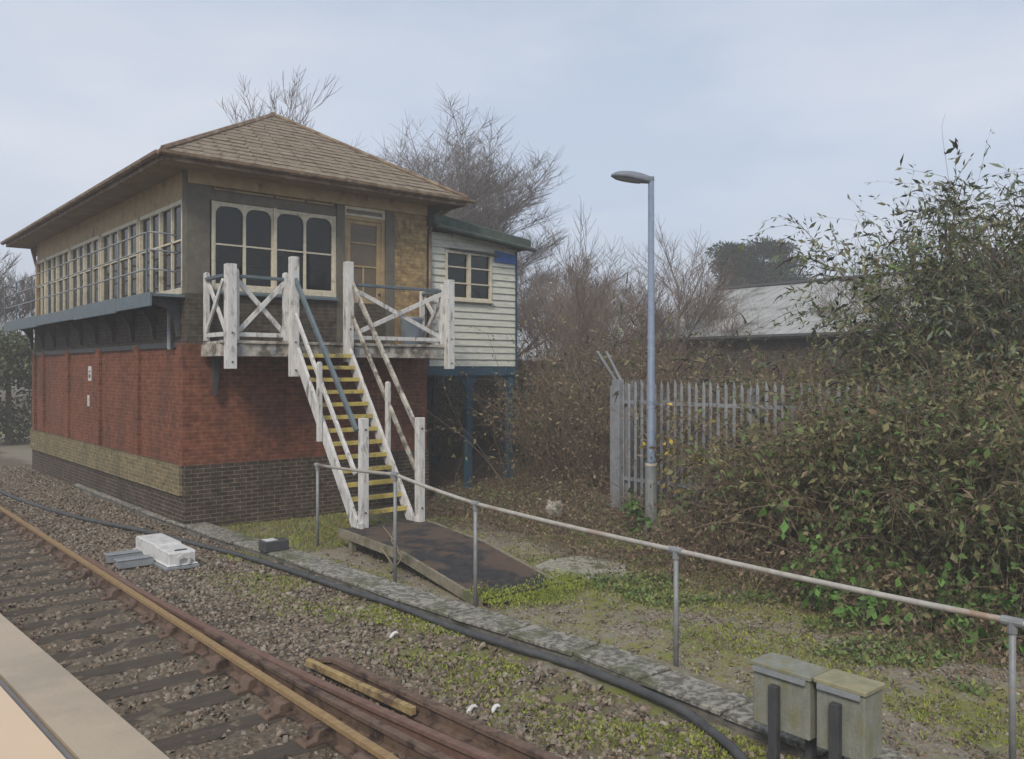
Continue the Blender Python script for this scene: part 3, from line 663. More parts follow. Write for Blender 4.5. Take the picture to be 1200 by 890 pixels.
m = MB(); m.bar((wx0+.1, AY-.07, wz1+.03), (wx1+.2, AY-.07, wz1-.01), .02, .05); part(m, 'drip_board', dark_grey, aw)
m = MB(); m.add([(12.55, AY-.047, 5.12), (13.18, AY-.047, 5.10), (13.18, AY-.047, 5.32), (12.55, AY-.047, 5.38), (12.55, AY-.034, 5.12), (13.18, AY-.034, 5.10), (13.18, AY-.034, 5.32), (12.55, AY-.034, 5.38)], [(0, 1, 2, 3), (4, 7, 6, 5), (0, 4, 5, 1), (2, 6, 7, 3)]); part(m, 'blue_panel', mat('bright_blue_paint', (.03, .10, .33), (.05, .13, .36), 5, .6), an)
m = MB(); m.add([(10.66, AY-.30, 6.0), (13.46, AY-.30, 5.68), (13.46, AYB+.3, 5.68), (10.66, AYB+.3, 6.0), (10.66, AY-.30, 5.76), (13.46, AY-.30, 5.45), (13.46, AYB+.3, 5.45), (10.66, AYB+.3, 5.76)], [(0, 1, 2, 3), (4, 7, 6, 5), (0, 4, 5, 1), (1, 5, 6, 2), (2, 6, 7, 3), (3, 7, 4, 0)]); ar = part(m, 'roof', felt, an, .02)
m = MB(); m.tube([(10.7, AY-.36, 5.72), (13.52, AY-.36, 5.44)], .05, 8); part(m, 'gutter', felt, ar)
m = MB(); m.box(AX0, AX1, AY-.02, AY+.16, AZ0-.22, AZ0-.012); m.box(AX0, AX1, AYB-.1, AYB+.1, AZ0-.22, AZ0-.082); m.box(AX1-.12, AX1-.01, AY+.16, AYB-.1, AZ0-.22, AZ0-.082); part(m, 'floor_beam', deep_blue, an)
for (x, y) in ((11.86, AY+.02), (13.08, AY+.02), (13.08, AYB-.12), (11.86, AYB-.12)):
    m = MB(); m.box(x-.07, x+.07, y, y+.14, GZ-.05, AZ0-.225)
    for sx in (-1, 1):
        poly = [(x+sx*.07, AZ0-.226), (x+sx*.42, AZ0-.226)]+[(x+sx*(.07+.35*(1-math.sin(t))), AZ0-.226-.5*(1-math.cos(t))) for t in np.linspace(.1, math.pi/2, 7)]
        m.prism(poly, 'y', y+.03, y+.09)
    part(m, 'support_post', deep_blue, an)
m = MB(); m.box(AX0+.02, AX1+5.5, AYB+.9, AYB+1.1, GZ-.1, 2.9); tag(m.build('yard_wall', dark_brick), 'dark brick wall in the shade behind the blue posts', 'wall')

m = MB(); m.box(11.95, 13.0, AYB-.06, AYB-.02, GZ, AZ0-.3)
for k in range(7): m.box(11.95+.15*k, 11.965+.15*k, AYB-.07, AYB-.0605, GZ, AZ0-.3)
part(m, 'rear_boarding', deep_blue, an)
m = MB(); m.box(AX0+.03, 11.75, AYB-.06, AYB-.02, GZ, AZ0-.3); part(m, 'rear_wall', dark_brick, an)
# ------------------------------------------------------------------ stairs and landing
DY = 14.36                                      # front of the landing
stc = empty('timber_staircase', (7.5, 12.1, .05), 'white timber staircase and railed landing with yellow step edges', 'staircase')
DT = 3.11
m = MB(); 
for i, y in enumerate(np.arange(DY+.02, Y0-.08, .145)): m.box(5.72, 10.44, y, y+.137, DT-.045, DT+random.uniform(-.003, .003))
part(m, 'deck', deck_wood, stc)
m = MB(); m.box(5.66, 10.40, DY-.02, DY+.05, 2.84, 3.055); m.box(5.66, 5.73, DY+.051, Y0-.08, 2.84, 3.055); m.box(10.34, 10.40, DY+.051, Y0-.08, 2.84, 3.055); part(m, 'edge_beam', deck_wood, stc, .006)
m = MB(); m.box(5.64, 10.46, DY-.06, DY+.016, 3.062, 3.115); part(m, 'edge_board', deck_wood, stc, .006)
for x in (5.98, 6.6, 8.3, 10.2):
    m = MB(); m.box(x-.05, x+.05, DY-.032, DY-.021, 2.88, 3.02); m.tube([(x, DY-.033, 2.95), (x, DY-.045, 2.95)], .02, 6); part(m, 'bolt_plate', mid_grey, stc)
def post(x, y, z0, z1, w, round_=False, parent=stc, d=None):
    m = MB(); d = d or w
    if round_:
        poly = [(x-w/2, z0), (x+w/2, z0), (x+w/2, z1-w/2), (x+w*.35, z1-w*.15), (x, z1), (x-w*.35, z1-w*.15), (x-w/2, z1-w/2)]
        m.prism(poly, 'y', y-d/2, y+d/2)
    else:
        m.box(x-w/2, x+w/2, y-d/2, y+d/2, z0, z1)
    po = part(m, 'post', white_wood, parent, .008)
    if w >= .13:
        for zz in ((z0+.12, z0+.62) if z0 > 1 else (z0+.25, z1-.18)):
            b = MB(); b.tube([(x, y-d/2-.002, zz), (x, y-d/2-.016, zz)], .017, 6); part(b, 'bolt', dark_grey, po)
LX, RXs = 6.96, 8.07
post(5.79, DY-.10, 2.62, 4.42, .17); post(LX, DY-.10, 2.48, 4.64, .15); post(RXs, DY-.10, 2.75, 4.64, .15); post(10.42, DY-.10, 2.62, 4.46, .16)
post(5.93, DY+.0, 3.12, 4.36, .09, True); post(LX-.115, DY+.0, 3.12, 4.36, .09, True); post(RXs+.115, DY+.0, 3.12, 4.36, .09, True); post(10.30, DY+.0, 3.12, 4.36, .09, True)
post(5.74, Y0-.14, 3.12, 4.36, .09, True); post(10.40, Y0-.14, 3.12, 4.36, .09, True)
def panel(p0, p1, skip_top=False, topmat=blue_paint):
    p0, p1 = Vector(p0), Vector(p1); d = (p1-p0).normalized(); side = Vector((d.y, -d.x, 0))
    m = MB(); m.bar(p0+Vector((0, 0, 4.23)), p1+Vector((0, 0, 4.23)), .09, .055); part(m, 'handrail', topmat, stc, .006)
    m = MB(); m.bar(p0+Vector((0, 0, 3.22)), p1+Vector((0, 0, 3.22)), .05, .075); part(m, 'bottom_rail', white_wood, stc, .004)
    for s_, (a, b) in ((1, (3.28, 4.16)), (-1, (4.16, 3.28))):
        m = MB(); o_ = side*.022*s_; m.bar(p0+o_+Vector((0, 0, a)), p1+o_+Vector((0, 0, b)), .036, .085, side.cross(d)); part(m, 'brace', white_wood, stc, .004)
panel((5.97, DY, 0), (LX-.15, DY, 0)); panel((RXs+.15, DY, 0), (10.27, DY, 0)); panel((5.74, DY+.04, 0), (5.74, Y0-.18, 0)); panel((10.40, DY+.04, 0), (10.40, Y0-.18, 0))
# flight
TOP = (DY-.04, DT); BOT = (12.12, .06); NT = 14
sl_ = (TOP[1]-BOT[1])/(TOP[0]-BOT[0])
def stair_z(y): return BOT[1]+(y-BOT[0])*sl_
SLX, SRX = 7.02, 8.08
for x in (SLX, SRX):
    m = MB(); y0_, y1_ = BOT[0]-.06, TOP[0]-.02
    m.prism([(y0_-.10, .05), (y0_+.20, .05), (y1_, stair_z(y1_)-.30), (y1_, stair_z(y1_)+.08), (y0_+.0, stair_z(y0_)+.14), (y0_-.10, .15)], 'x', x-.03, x+.03)
    part(m, 'stringer', white_wood, stc, .006)
rise = (TOP[1]-BOT[1])/NT; run = (TOP[0]-BOT[0])/NT
for i in range(1, NT):
    z = BOT[1]+rise*i; y = BOT[0]+run*i-.02
    m = MB(); m.box(SLX+.032, SRX-.032, y, y+.24, z-.04, z); t = part(m, 'tread', tread_m, stc, .003)
    m = MB(); m.box(SLX+.034, SRX-.034, y-.016, y-.001, z-.062, z+.004); m.box(SLX+.034, SRX-.034, y-.001, y+.05, z+.001, z+.006); part(m, 'nosing', yellow, t)
post(LX+.14, 12.06, .05, 1.82, .13); post(SRX+.06, 11.98, .03, 1.80, .13)
for x, s_ in ((SLX-.05, 0), (SRX+.05, 1)):
    m = MB(); m.bar((x, DY-.12, 4.26), (x+.04, 12.12, 1.62), .06, .085, (0, .7, .7)); part(m, 'handrail', blue_paint if s_ == 0 else deck_wood, stc, .006)
    m = MB(); m.bar((x, DY-.13, 3.62), (x+.03, 12.14, .92), .05, .08, (0, .7, .7)); part(m, 'mid_rail', white_wood if s_ == 0 else deck_wood, stc, .005)
    yy = 13.25 if s_ == 0 else 13.0
    post(x-.03 if s_ == 0 else x+.02, yy, stair_z(yy)-.25, stair_z(yy)+1.12, .08, True)

# barrel on the landing
bn = empty('plastic_barrel', (9.98, Y0-.32, DT), 'grey blue plastic barrel standing on the landing', 'barrel')
m = MB(); prof = [(.0, .19), (.03, .205), (.35, .225), (.50, .232), (.53, .245), (.55, .245), (.56, .22)]
m.tube([(9.98, Y0-.36, DT+.005+z) for z, r in prof], [r for z, r in prof], 20); part(m, 'body', mat('barrel_plastic', (.17, .215, .26), (.22, .26, .30), 5, .5), bn, 0, True)
m = MB(); m.tube([(9.98, Y0-.36, DT+.565), (9.98, Y0-.36, DT+.60)], [.235, .21], 20); part(m, 'lid', mid_grey, bn)

# ramp at the foot of the stairs
rp = empty('boarded_ramp', (7.2, 10, GZ), 'black felted timber ramp at the foot of the stairs', 'ramp')
top = [(6.74, 12.0, .05), (6.58, 10.15, .045), (6.42, 8.12, -.19), (7.70, 8.08, -.19), (7.90, 9.94, .045), (8.22, 11.72, .05), (8.22, 12.2, .05), (6.74, 12.2, .05)]
m = MB(); m.add(top, [(0, 1, 4, 5), (1, 2, 3, 4), (0, 5, 6, 7)]); o_ = [(x, y, z-.03) for x, y, z in top]
m.add(o_, [(5, 4, 1, 0), (4, 3, 2, 1), (7, 6, 5, 0)]); part(m, 'deck', tread_mat, rp)
for pts in ((top[7], top[0], top[1], top[2]), (top[6], top[5], top[4], top[3])):
    m = MB()
    for a, b in zip(pts[:-1], pts[1:]): m.bar((a[0], a[1], a[2]-.05), (b[0], b[1], b[2]-.05), .045, .13)
    part(m, 'edge_plank', plank, rp)
for x, y in ((6.74, 11.8), (6.72, 10.6), (8.0, 11.8), (7.92, 10.6)):
    m = MB(); m.box(x, x+.08, y, y+.1, GZ-.05, .0); part(m, 'support', plank, rp)

# ------------------------------------------------------------------ pipe handrail along the path
hf = empty('pipe_handrail', (6.4, 8, GZ), 'long tubular steel handrail on grey posts beside the path', 'handrail')
hp = [(6.57, 12.61, 1.06), (6.13, 9.6, 1.22), (6.33, 8.13, .99), (6.39, 5.13, .90), (6.5, 2.27, .85), (6.6, -.6, .82)]
m = MB(); pts = []
for a, b in zip(hp[:-1], hp[1:]):
    for t in np.linspace(0, 1, 6)[:-1]: pts.append((a[0]+(b[0]-a[0])*t, a[1]+(b[1]-a[1])*t, a[2]+(b[2]-a[2])*t-.012*math.sin(math.pi*t)))
m.tube(pts+[hp[-1]], .024, 10); part(m, 'top_rail', rail_pipe, hf, 0, True)
for p in hp:
    m = MB(); m.tube([(p[0], p[1], GZ-.05), (p[0], p[1], p[2])], .024, 10); q = part(m, 'post', steel, hf, 0, True)
    m = MB(); m.tube([(p[0], p[1]-.07, p[2]), (p[0], p[1]+.07, p[2])], .034, 10); m.tube([(p[0], p[1], p[2]-.08), (p[0], p[1], p[2])], .034, 10); part(m, 'clamp', steel, q, 0, False)

# ------------------------------------------------------------------ lamp post
lx, ly = 10.91, 9.28
lp = empty('lamp_post', (lx, ly, GZ), 'blue grey steel lamp post standing in front of the palisade fence', 'lamp post')
m = MB(); m.tube([(lx, ly, GZ-.1), (lx, ly, 1.02)], .10, 16); part(m, 'base_sleeve', post_green, lp, 0, False)
m = MB(); dv = Vector((-.80, -.6, 0)); q0 = Vector((lx, ly, 0))+dv*.094
m.bar(q0+Vector((0, 0, .25)), q0+Vector((0, 0, .78)), .10, .022, dv); dd_ = part(m, 'access_door', post_green, lp, .006)
m = MB(); m.bar(q0+dv*.012+Vector((0, 0, .66)), q0+dv*.012+Vector((0, 0, .72)), .02, .008, dv); part(m, 'lock', dark_grey, dd_)
m = MB(); m.tube([(lx, ly, 1.02), (lx, ly, 1.06)], .104, 16); part(m, 'collar', cream, lp)
m = MB(); m.tube([(lx, ly, 1.06), (lx, ly, 1.1), (lx, ly, 5.78)], [.085, .065, .05], 14); part(m, 'pole', post_blue, lp, 0, True)
Rv = Vector((.7619, -.6476, 0))                # the lantern points across the path, towards the stairs
def lantern():
    m = MB(); L = .66; secs = []
    base = Vector((lx, ly, 5.70)); d = -Rv; n = Vector((-d.y, d.x, 0)); up = Vector((0, 0, 1))
    N = 14; tt = np.linspace(0, 1, 12)
    up_vs = []
    for t in tt:
        w = .045+.12*math.sin(min(1, t*1.15)*math.pi*.62)**1.0; 
        if t > .75: w *= math.sqrt(max(.02, 1-((t-.75)/.26)**2))
        h = .045+.07*math.sin(math.pi*min(1, .15+t*.8)); 
        if t > .8: h *= math.sqrt(max(.05, 1-((t-.8)/.22)**2))
        c = base+d*(L*t)+up*(.03+.11*t-.02*t*t)
        up_vs.append((c, w, h))
    vv = []; 
    for c, w, h in up_vs:
        for k in range(N):
            a = 2*math.pi*k/N; vv.append(c+n*(w*math.cos(a))+up*(h*math.sin(a) if math.sin(a) > 0 else h*.55*math.sin(a)))
    fs = []
    for i in range(len(up_vs)-1):
        for k in range(N): fs.append((i*N+k, i*N+(k+1) % N, (i+1)*N+(k+1) % N, (i+1)*N+k))
    fs += [tuple(range(N)), tuple((len(up_vs)-1)*N+k for k in range(N))]
    m.add(vv, fs); hd = part(m, 'lantern', lamp_grey, lp, 0, True)
    m = MB(); vv = []
    for c, w, h in up_vs[3:-1]:
        for k in range(7):
            a = math.pi+math.pi*k/6; vv.append(c+n*(w*.88*math.cos(a))+up*(h*.62*math.sin(a)-.004))
    fs = [(i*7+k, i*7+k+1, (i+1)*7+k+1, (i+1)*7+k) for i in range(len(up_vs)-5) for k in range(6)]
    m.add(vv, fs); part(m, 'cover', lamp_glass, hd, 0, True)
lantern()
m = MB(); m.tube([(lx, ly, 5.74), (lx, ly, 5.80)], .055, 12); part(m, 'cap', lamp_grey, lp)

# ------------------------------------------------------------------ palisade fence
FX = 12.06
def palisade(name, x0, y0, x1, y1, step, label, H_=2.42, dens=None):
    root = empty(name, (x0, y0, 0), label, 'fence'); L = math.dist((x0, y0), (x1, y1)); d = Vector(((x1-x0)/L, (y1-y0)/L, 0)); n = Vector((d.y, -d.x, 0))
    k = int(L/step)
    for i in range(k+1):
        c = Vector((x0, y0, 0))+d*(i*step); g0 = float(groundz(c.x, c.y))
        m = MB(); w = .034; h = H_+random.uniform(-.02, .02); tilt = random.uniform(-.012, .012)
        q = [c-d*w+n*.0, c-d*w*.35+n*.022, c+d*w*.35+n*.022, c+d*w]
        vv = [p+Vector((0, 0, g0+.05)) for p in q]+[p+d*tilt+Vector((0, 0, h-.12)) for p in q]+[c+d*tilt+n*.01+Vector((0, 0, h))]
        m.add(vv, [(0, 1, 5, 4), (1, 2, 6, 5), (2, 3, 7, 6), (4, 5, 8), (5, 6, 8), (6, 7, 8), (3, 0, 4, 7), (7, 4, 8)]); part(m, 'pale', galv, root)
    for z in (.55, 2.0):
        m = MB(); m.bar(Vector((x0, y0, z))-n*.03, Vector((x1, y1, z))-n*.03, .05, .06); part(m, 'cross_rail', galv, root)
    for i in range(int(L/2.75)+1):
        c = Vector((x0, y0, 0))+d*min(L, i*2.75)-n*.10; m = MB(); m.box(c.x-.04, c.x+.04, c.y-.05, c.y+.05, GZ, 2.30); part(m, 'post', galv, root)
    return root
pf = palisade('palisade_fence', FX, 10.95, FX, 4.9, .155, 'grey steel palisade fence running away behind the lamp post')
pr = palisade('palisade_fence', FX+.02, 11.08, FX+1.7, 11.9, .155, 'short return of grey palisade fence meeting the corner post')
cp = empty('fence_corner_post', (FX-.05, 11.02, GZ), 'wide grey corner post of the fence with sloping barbed wire arms', 'fence post')
m = MB(); m.box(FX-.13, FX+.02, 10.93, 11.12, GZ-.05, 2.42); part(m, 'post', galv, cp, .01)
for (x, y, dx) in ((FX-.05, 11.05, -.42), (FX-.02, 10.95, -.30)):
    m = MB(); m.bar((x, y, 2.35), (x+dx*.9, y+.16, 2.95), .05, .05); part(m, 'wire_arm', mid_grey, cp)

# ------------------------------------------------------------------ grey trackside cabinets
def cab(x0, x1, y0, y1, z0, z1, label, lidm, py):
    r_ = empty('equipment_cabinet', ((x0+x1)/2, (y0+y1)/2, GZ), label, 'equipment cabinet', 'grey cabinets beside the trough')
    m = MB(); m.box(x0, x1, y0, y1, z0, z1-.02); b = part(m, 'case', cabinet, r_, .008)
    m = MB(); m.box(x0-.015, x1+.015, y0-.015, y1+.015, z1-.019, z1+.015); part(m, 'lid', lidm, r_, .006)
    m = MB(); m.box(x0-.03, x0-.016, y0+.02, y1-.02, z1-.05, z1-.015); part(m, 'lid_hinge', mid_grey, r_)
    m = MB(); m.box(x0-.06, x0-.004, py-.035, py+.035, GZ-.05, z1-.11); part(m, 'bracket_post', dark_grey, r_, .004)
    for y in (y0+.06, y1-.1): 
        m = MB(); m.box(x1-.12, x1-.05, y, y+.05, GZ-.05, z0); part(m, 'leg', dark_grey, r_)
cab(5.45, 5.70, 3.20, 3.66, .0, .44, 'mossy grey cabinet on a post, the farther of the pair', cabinet, 3.46)
cab(5.45, 5.70, 2.80, 3.15, -.02, .45, 'mossy grey cabinet with a yellowed lid, nearer to the frame edge', cabinet_lid, 2.99)

# loose things on the ground
def lump(name, c, s, mt, label, cat, seed=0, n=2):
    bm = bmesh.new(); bmesh.ops.create_icosphere(bm, subdivisions=3, radius=1)
    rr = random.Random(seed); ph = [rr.uniform(0, 6) for _ in range(6)]
    for v in bm.verts:
        p = v.co; k = 1+.16*math.sin(3*p.x+ph[0])*math.cos(3*p.y+ph[1])+.10*math.sin(6*p.z+ph[2]+4*p.x)+.05*math.sin(9*p.y+ph[3])
        q = Vector((max(-.75, min(.75, p.x)), max(-.75, min(.75, p.y)), max(-.7, min(.7, p.z))))*k; v.co = Vector((q.x*s[0], q.y*s[1], q.z*s[2]))
    me = bpy.data.meshes.new(name); bm.to_mesh(me); bm.free(); me.materials.append(mt); o = bpy.data.objects.new(name, me); col.objects.link(o); o.location = c; o.rotation_euler = (0, 0, rr.uniform(0, 3)); return tag(o, label, cat)
pale_conc = mat('pale_lump', (.48, .46, .41), (.34, .32, .28), 14, .9, .4, 40, c3=(.2, .19, .15), s3=6)
lump('concrete_lump', (10.95, 7.05, .0), (.24, .20, .22), pale_conc, 'pale broken concrete lump lying in the dead undergrowth', 'concrete lump', 3)
lump('concrete_lump', (10.9, 11.6, .02), (.17, .14, .20), pale_conc, 'small pale lump among the leaves beyond the ramp', 'concrete lump', 5)
m = MB(); m.prism([(8.10, 9.05), (7.98, 8.15), (8.72, 7.85), (9.20, 8.30), (9.15, 9.1), (8.6, 9.25)], 'z', GZ+.0, GZ+.08); tag(m.build('paving_slab', mat('flaking_slab', (.46, .44, .37), (.17, .16, .12), 20, .95, .7, 50, c3=(.11, .12, .055), s3=4, t3=(.52, .6)), None, .01), 'flaking pale concrete slab in the moss beside the ramp', 'slab')
m = MB(); m.bar((6.35, 5.55, GZ+.04), (6.28, 4.35, GZ+.05), .09, .09); tag(m.build('timber_offcut', plank, None, .008), 'old timber offcut lying beside the trough lids', 'timber')
for i, (x, y, lb) in enumerate(((4.36, 5.62, 'white curved plastic scrap near the conductor rail, left of two'), (4.52, 5.50, 'white plastic scrap near the conductor rail, right of two'), (4.95, 7.75, 'pale scrap in the moss beside the black duct'))):
    m = MB(); k = 7
    m.tube([(x+.05*math.cos(t)*(1 if i != 1 else .8), y+.05*math.sin(t), -.235+.02*math.sin(2*t)) for t in np.linspace(.3, 2.8, k)], [.008, .016, .02, .022, .02, .016, .008], 6)
    tag(m.build('plastic_scrap', machine_white, None, 0, True), lb, 'litter', 'white scraps on the ballast')
# dead stick beside the ramp
m = MB()
for a in ([(6.35, 10.05, -.2), (6.5, 10.0, .0), (6.42, 10.15, .22), (6.5, 10.2, .42)], [(6.35, 10.05, -.2), (6.2, 9.7, -.05), (6.28, 10.3, .2)], [(6.5, 10.0, 0), (6.7, 10.5, .12), (6.75, 10.9, .28)]): m.tube(a, [.014, .012, .009, .004][:len(a)], 5)
tag(m.build('dead_branch', twig_pale, None, 0, True), 'pale dead branch leaning against the edge of the ramp', 'branch')

# ------------------------------------------------------------------ train window sill and its reflection as a solid band (we look out of the train)
ts = empty('train_window_sill', (.2, 1.3, 2.1), 'beige train window sill with a grey rubber seal and its reflection built as a solid band', 'window sill')
plastic = mat('beige_sill_reflection', (.44, .36, .26), (.38, .31, .225), 2.2, .42, .08, 160, spec=.4, c3=(.30, .25, .19), s3=5, t3=(.5, .75))  # dimmer beige of the sill mirrored in the window glass
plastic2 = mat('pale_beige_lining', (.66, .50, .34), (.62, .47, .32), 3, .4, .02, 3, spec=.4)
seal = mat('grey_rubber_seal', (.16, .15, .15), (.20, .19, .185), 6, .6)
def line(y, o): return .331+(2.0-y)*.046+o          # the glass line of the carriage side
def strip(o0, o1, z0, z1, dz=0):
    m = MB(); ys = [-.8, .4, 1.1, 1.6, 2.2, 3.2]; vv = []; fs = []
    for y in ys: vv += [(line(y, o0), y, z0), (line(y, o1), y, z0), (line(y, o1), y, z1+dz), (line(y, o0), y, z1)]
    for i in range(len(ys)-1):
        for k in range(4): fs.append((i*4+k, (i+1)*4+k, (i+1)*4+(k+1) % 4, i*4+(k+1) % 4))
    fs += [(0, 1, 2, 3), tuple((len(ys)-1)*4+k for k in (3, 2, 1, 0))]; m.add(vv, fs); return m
part(strip(-.084, .0, 2.02, 2.105, -.0), 'reflected_sill_band', plastic, ts)  # reflection of the sill in the glass, modelled as an opaque strip
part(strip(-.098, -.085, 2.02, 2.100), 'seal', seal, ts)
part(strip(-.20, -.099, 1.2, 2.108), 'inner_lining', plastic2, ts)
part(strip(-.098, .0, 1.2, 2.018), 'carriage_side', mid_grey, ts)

# ------------------------------------------------------------------ distant shed
sh = empty('industrial_shed', (22, 14, GZ), 'long low shed with a pale grey roof beyond the thicket', 'shed')
m = MB(); m.box(22.2, 33.8, -2, 20, GZ-.1, 3.6); part(m, 'wall', dark_brick, sh)
m = MB(); m.add([(22, -2.3, 3.62), (22, 20.3, 3.62), (28, 20.3, 5.75), (28, -2.3, 5.75), (34, 20.3, 3.62), (34, -2.3, 3.62)], [(0, 1, 2, 3), (3, 2, 4, 5), (0, 3, 5), (1, 4, 2)])
shr = mat('shed_roof_sheet', (.40, .41, .41), (.31, .32, .315), 2.5, .7, .2, c3=(.17, .175, .16), s3=.9)
ro_ = part(m, 'roof', shr, sh)
m = MB()
for y in np.arange(-2.2, 20.2, .42): m.bar((22.0, y, 3.625), (28.0, y, 5.755), .03, .02)
part(m, 'roof_seam', shr, ro_)
m = MB(); m.tube([(28, -2.3, 5.78), (28, 20.3, 5.78)], .09, 6); part(m, 'ridge', dark_grey, ro_)
m = MB(); m.tube([(21.95, -2.3, 3.58), (21.95, 20.3, 3.58)], .08, 6); part(m, 'gutter', dark_grey, ro_)

# ------------------------------------------------------------------ bare trees
def bare_tree(x, y, h, spread, label, seed, bk=bark_far, levels=5, r0=.2, lean=0, z0=None, up=.32, kids=(3, 5), name='bare_tree', twigs=True, cat='tree', firstfork=.28, rmin=.004):
    rs = random.Random(seed); z0 = GZ+.1 if z0 is None else z0
    root = empty(name, (x, y, z0), label, cat)
    tb, cb = MB(), MB()
    def grow(p, d, L, r, lv):
        k = 4 if lv < 3 else 3; pts = [p]; rr = [r]; q = p.copy(); dd = d.copy()
        for i in range(k):
            dd = (dd+Vector((rs.gauss(0, .11), rs.gauss(0, .11), rs.gauss(0, .06)+up*.22))).normalized(); q = q+dd*(L/k); pts.append(q.copy()); rr.append(r*(1-.45*(i+1)/k))
        (tb if lv < 2 else cb).tube(pts, rr, 7 if lv < 1 else (5 if lv < 2 else 3), cap=False)
        if lv >= levels: return
        n = rs.randint(*kids)+(1 if lv > 0 else 2)
        for j in range(n):
            t = rs.uniform(firstfork if lv == 0 else .25, 1.0); ft = t*k; i0 = min(k-1, int(ft)); bp = pts[i0].lerp(pts[i0+1], ft-i0)
            a = rs.uniform(0, 2*math.pi); ref = Vector((math.cos(a), math.sin(a), rs.uniform(-.1, .35)))
            nd = (dd*rs.uniform(.5, .95)+ref*spread).normalized()
            grow(bp, nd, L*rs.uniform(.5, .76), max(rmin, r*(1-.45*t)*rs.uniform(.42, .62)), lv+1)
        grow(pts[-1], dd, L*.62, max(rmin, rr[-1]*.9), lv+1)
    H0 = h*.42
    grow(Vector((x, y, z0)), Vector((lean, 0, 1)).normalized(), H0, r0, 0)
    part(tb, 'trunk', bk, root); part(cb, 'crown', bk, root)
    return root
def at(px, c):          # planning aid: plan position at a bearing and a distance
    a = (px-600)/1000; return (c*(a*.7619+.6476), c*(-.6476*a+.7619))
x, y = at(520, 44); bare_tree(x, y, 16.2, .85, 'bare deciduous tree with a reddish crown just behind the signal box roof', 21, levels=5, r0=.24, rmin=.010, up=.12, kids=(4, 5))
x, y = at(592, 46); bare_tree(x, y, 15.8, .85, 'big bare deciduous tree rising behind the white annexe', 5, levels=5, r0=.27, rmin=.010, up=.12, kids=(4, 6))
x, y = at(683, 22); bare_tree(x, y, 7.6, .42, 'tall slender bare sapling left of the lamp post', 8, bark, 4, .055, kids=(3, 4), rmin=.006)
x, y = at(785, 27); bare_tree(x, y, 8.0, .75, 'bushy bare tree right behind the lamp post', 14, bark, 4, .12, kids=(4, 6), rmin=.006)
x, y = at(722, 27); bare_tree(x, y, 7.0, .75, 'low bare tree between the sapling and the lamp post', 15, bark, 4, .10, kids=(4, 6), rmin=.006)
x, y = at(826, 30); bare_tree(x, y, 7.2, .75, 'low bare tree just left of the dark pine', 17, bark, 4, .10, kids=(4, 6), rmin=.006)
x, y = at(1008, 24); bare_tree(x, y, 7.6, .30, 'thin bare sapling above the shed roof, left one of two', 31, bark_far, 3, .045, kids=(3, 4), rmin=.007)
x, y = at(1030, 24.5); bare_tree(x, y, 7.0, .30, 'thin bare sapling above the shed roof, right one of two', 32, bark_far, 3, .045, kids=(3, 4), rmin=.007)
x, y = at(318, 40); bare_tree(x, y, 16.6, .50, 'bare tree showing only its twigs above the roof ridge', 41, bark_far, 5, .2, rmin=.012)
x, y = at(650, 40); bare_tree(x, y, 8.5, .60, 'small bare tree to the right of the annexe roof', 43, bark_far, 5, .12, kids=(3, 4), rmin=.01)

def leaf_cloud(cs, rs_, n, ln, wd, mats, weights, name, parent, down=.0, seed=None):
    """leaves in several ellipsoid clumps: cs centres, rs_ radii"""
    P = []
    cs = np.array(cs, float); rs_ = np.array(rs_, float); vol = np.prod(rs_, 1)**.8; pick = RNG.choice(len(cs), n, p=vol/vol.sum())
    u = unit(RNG.normal(size=(n, 3)))*(RNG.uniform(0, 1, (n, 1))**.45)
    P = cs[pick]+u*rs_[pick]
    D = unit(u+RNG.normal(0, .6, (n, 3))+np.array([0, 0, -down]))
    V, F = leaves(P, D, ln*RNG.uniform(.6, 1.4, n), wd*RNG.uniform(.6, 1.4, n))
    clump_bias = RNG.uniform(size=len(cs))
    mi = RNG.choice(len(mats), n, p=weights)
    return raw_mesh(name, V, F, mats, mi, parent)

def pine(px, c, h, w, label, seed):
    rs = random.Random(seed); x, y = at(px, c); root = empty('pine_tree', (x, y, GZ), label, 'tree')
    m = MB(); m.tube([(x, y, GZ), (x+.1, y, h*.5), (x, y, h*.95)], [.28, .2, .05], 8)
    cs, rr = [], []
    for i in range(34):
        t = rs.uniform(.38, 1); a = rs.uniform(0, 6.28); r = w*(1.12-t)**.6*rs.uniform(.2, 1); cx, cy, cz = x+r*math.cos(a), y+r*math.sin(a), h*t
        cs.append((cx, cy, cz)); rr.append((rs.uniform(.8, 1.4), rs.uniform(.8, 1.4), rs.uniform(.3, .6))); m.tube([(x, y, cz-.4), (cx, cy, cz)], [.06, .02], 4)
    part(m, 'trunk', bark, root); leaf_cloud(cs, rr, 17000, .30, .075, [L_pine, L_dark], [.85, .15], 'crown', root)
pine(905, 58, 11.8, 3.6, 'broad dark green pine standing behind the shed roof', 3)
pine(860, 57, 10.6, 2.0, 'narrow dark pine at the left of the broad one', 4)

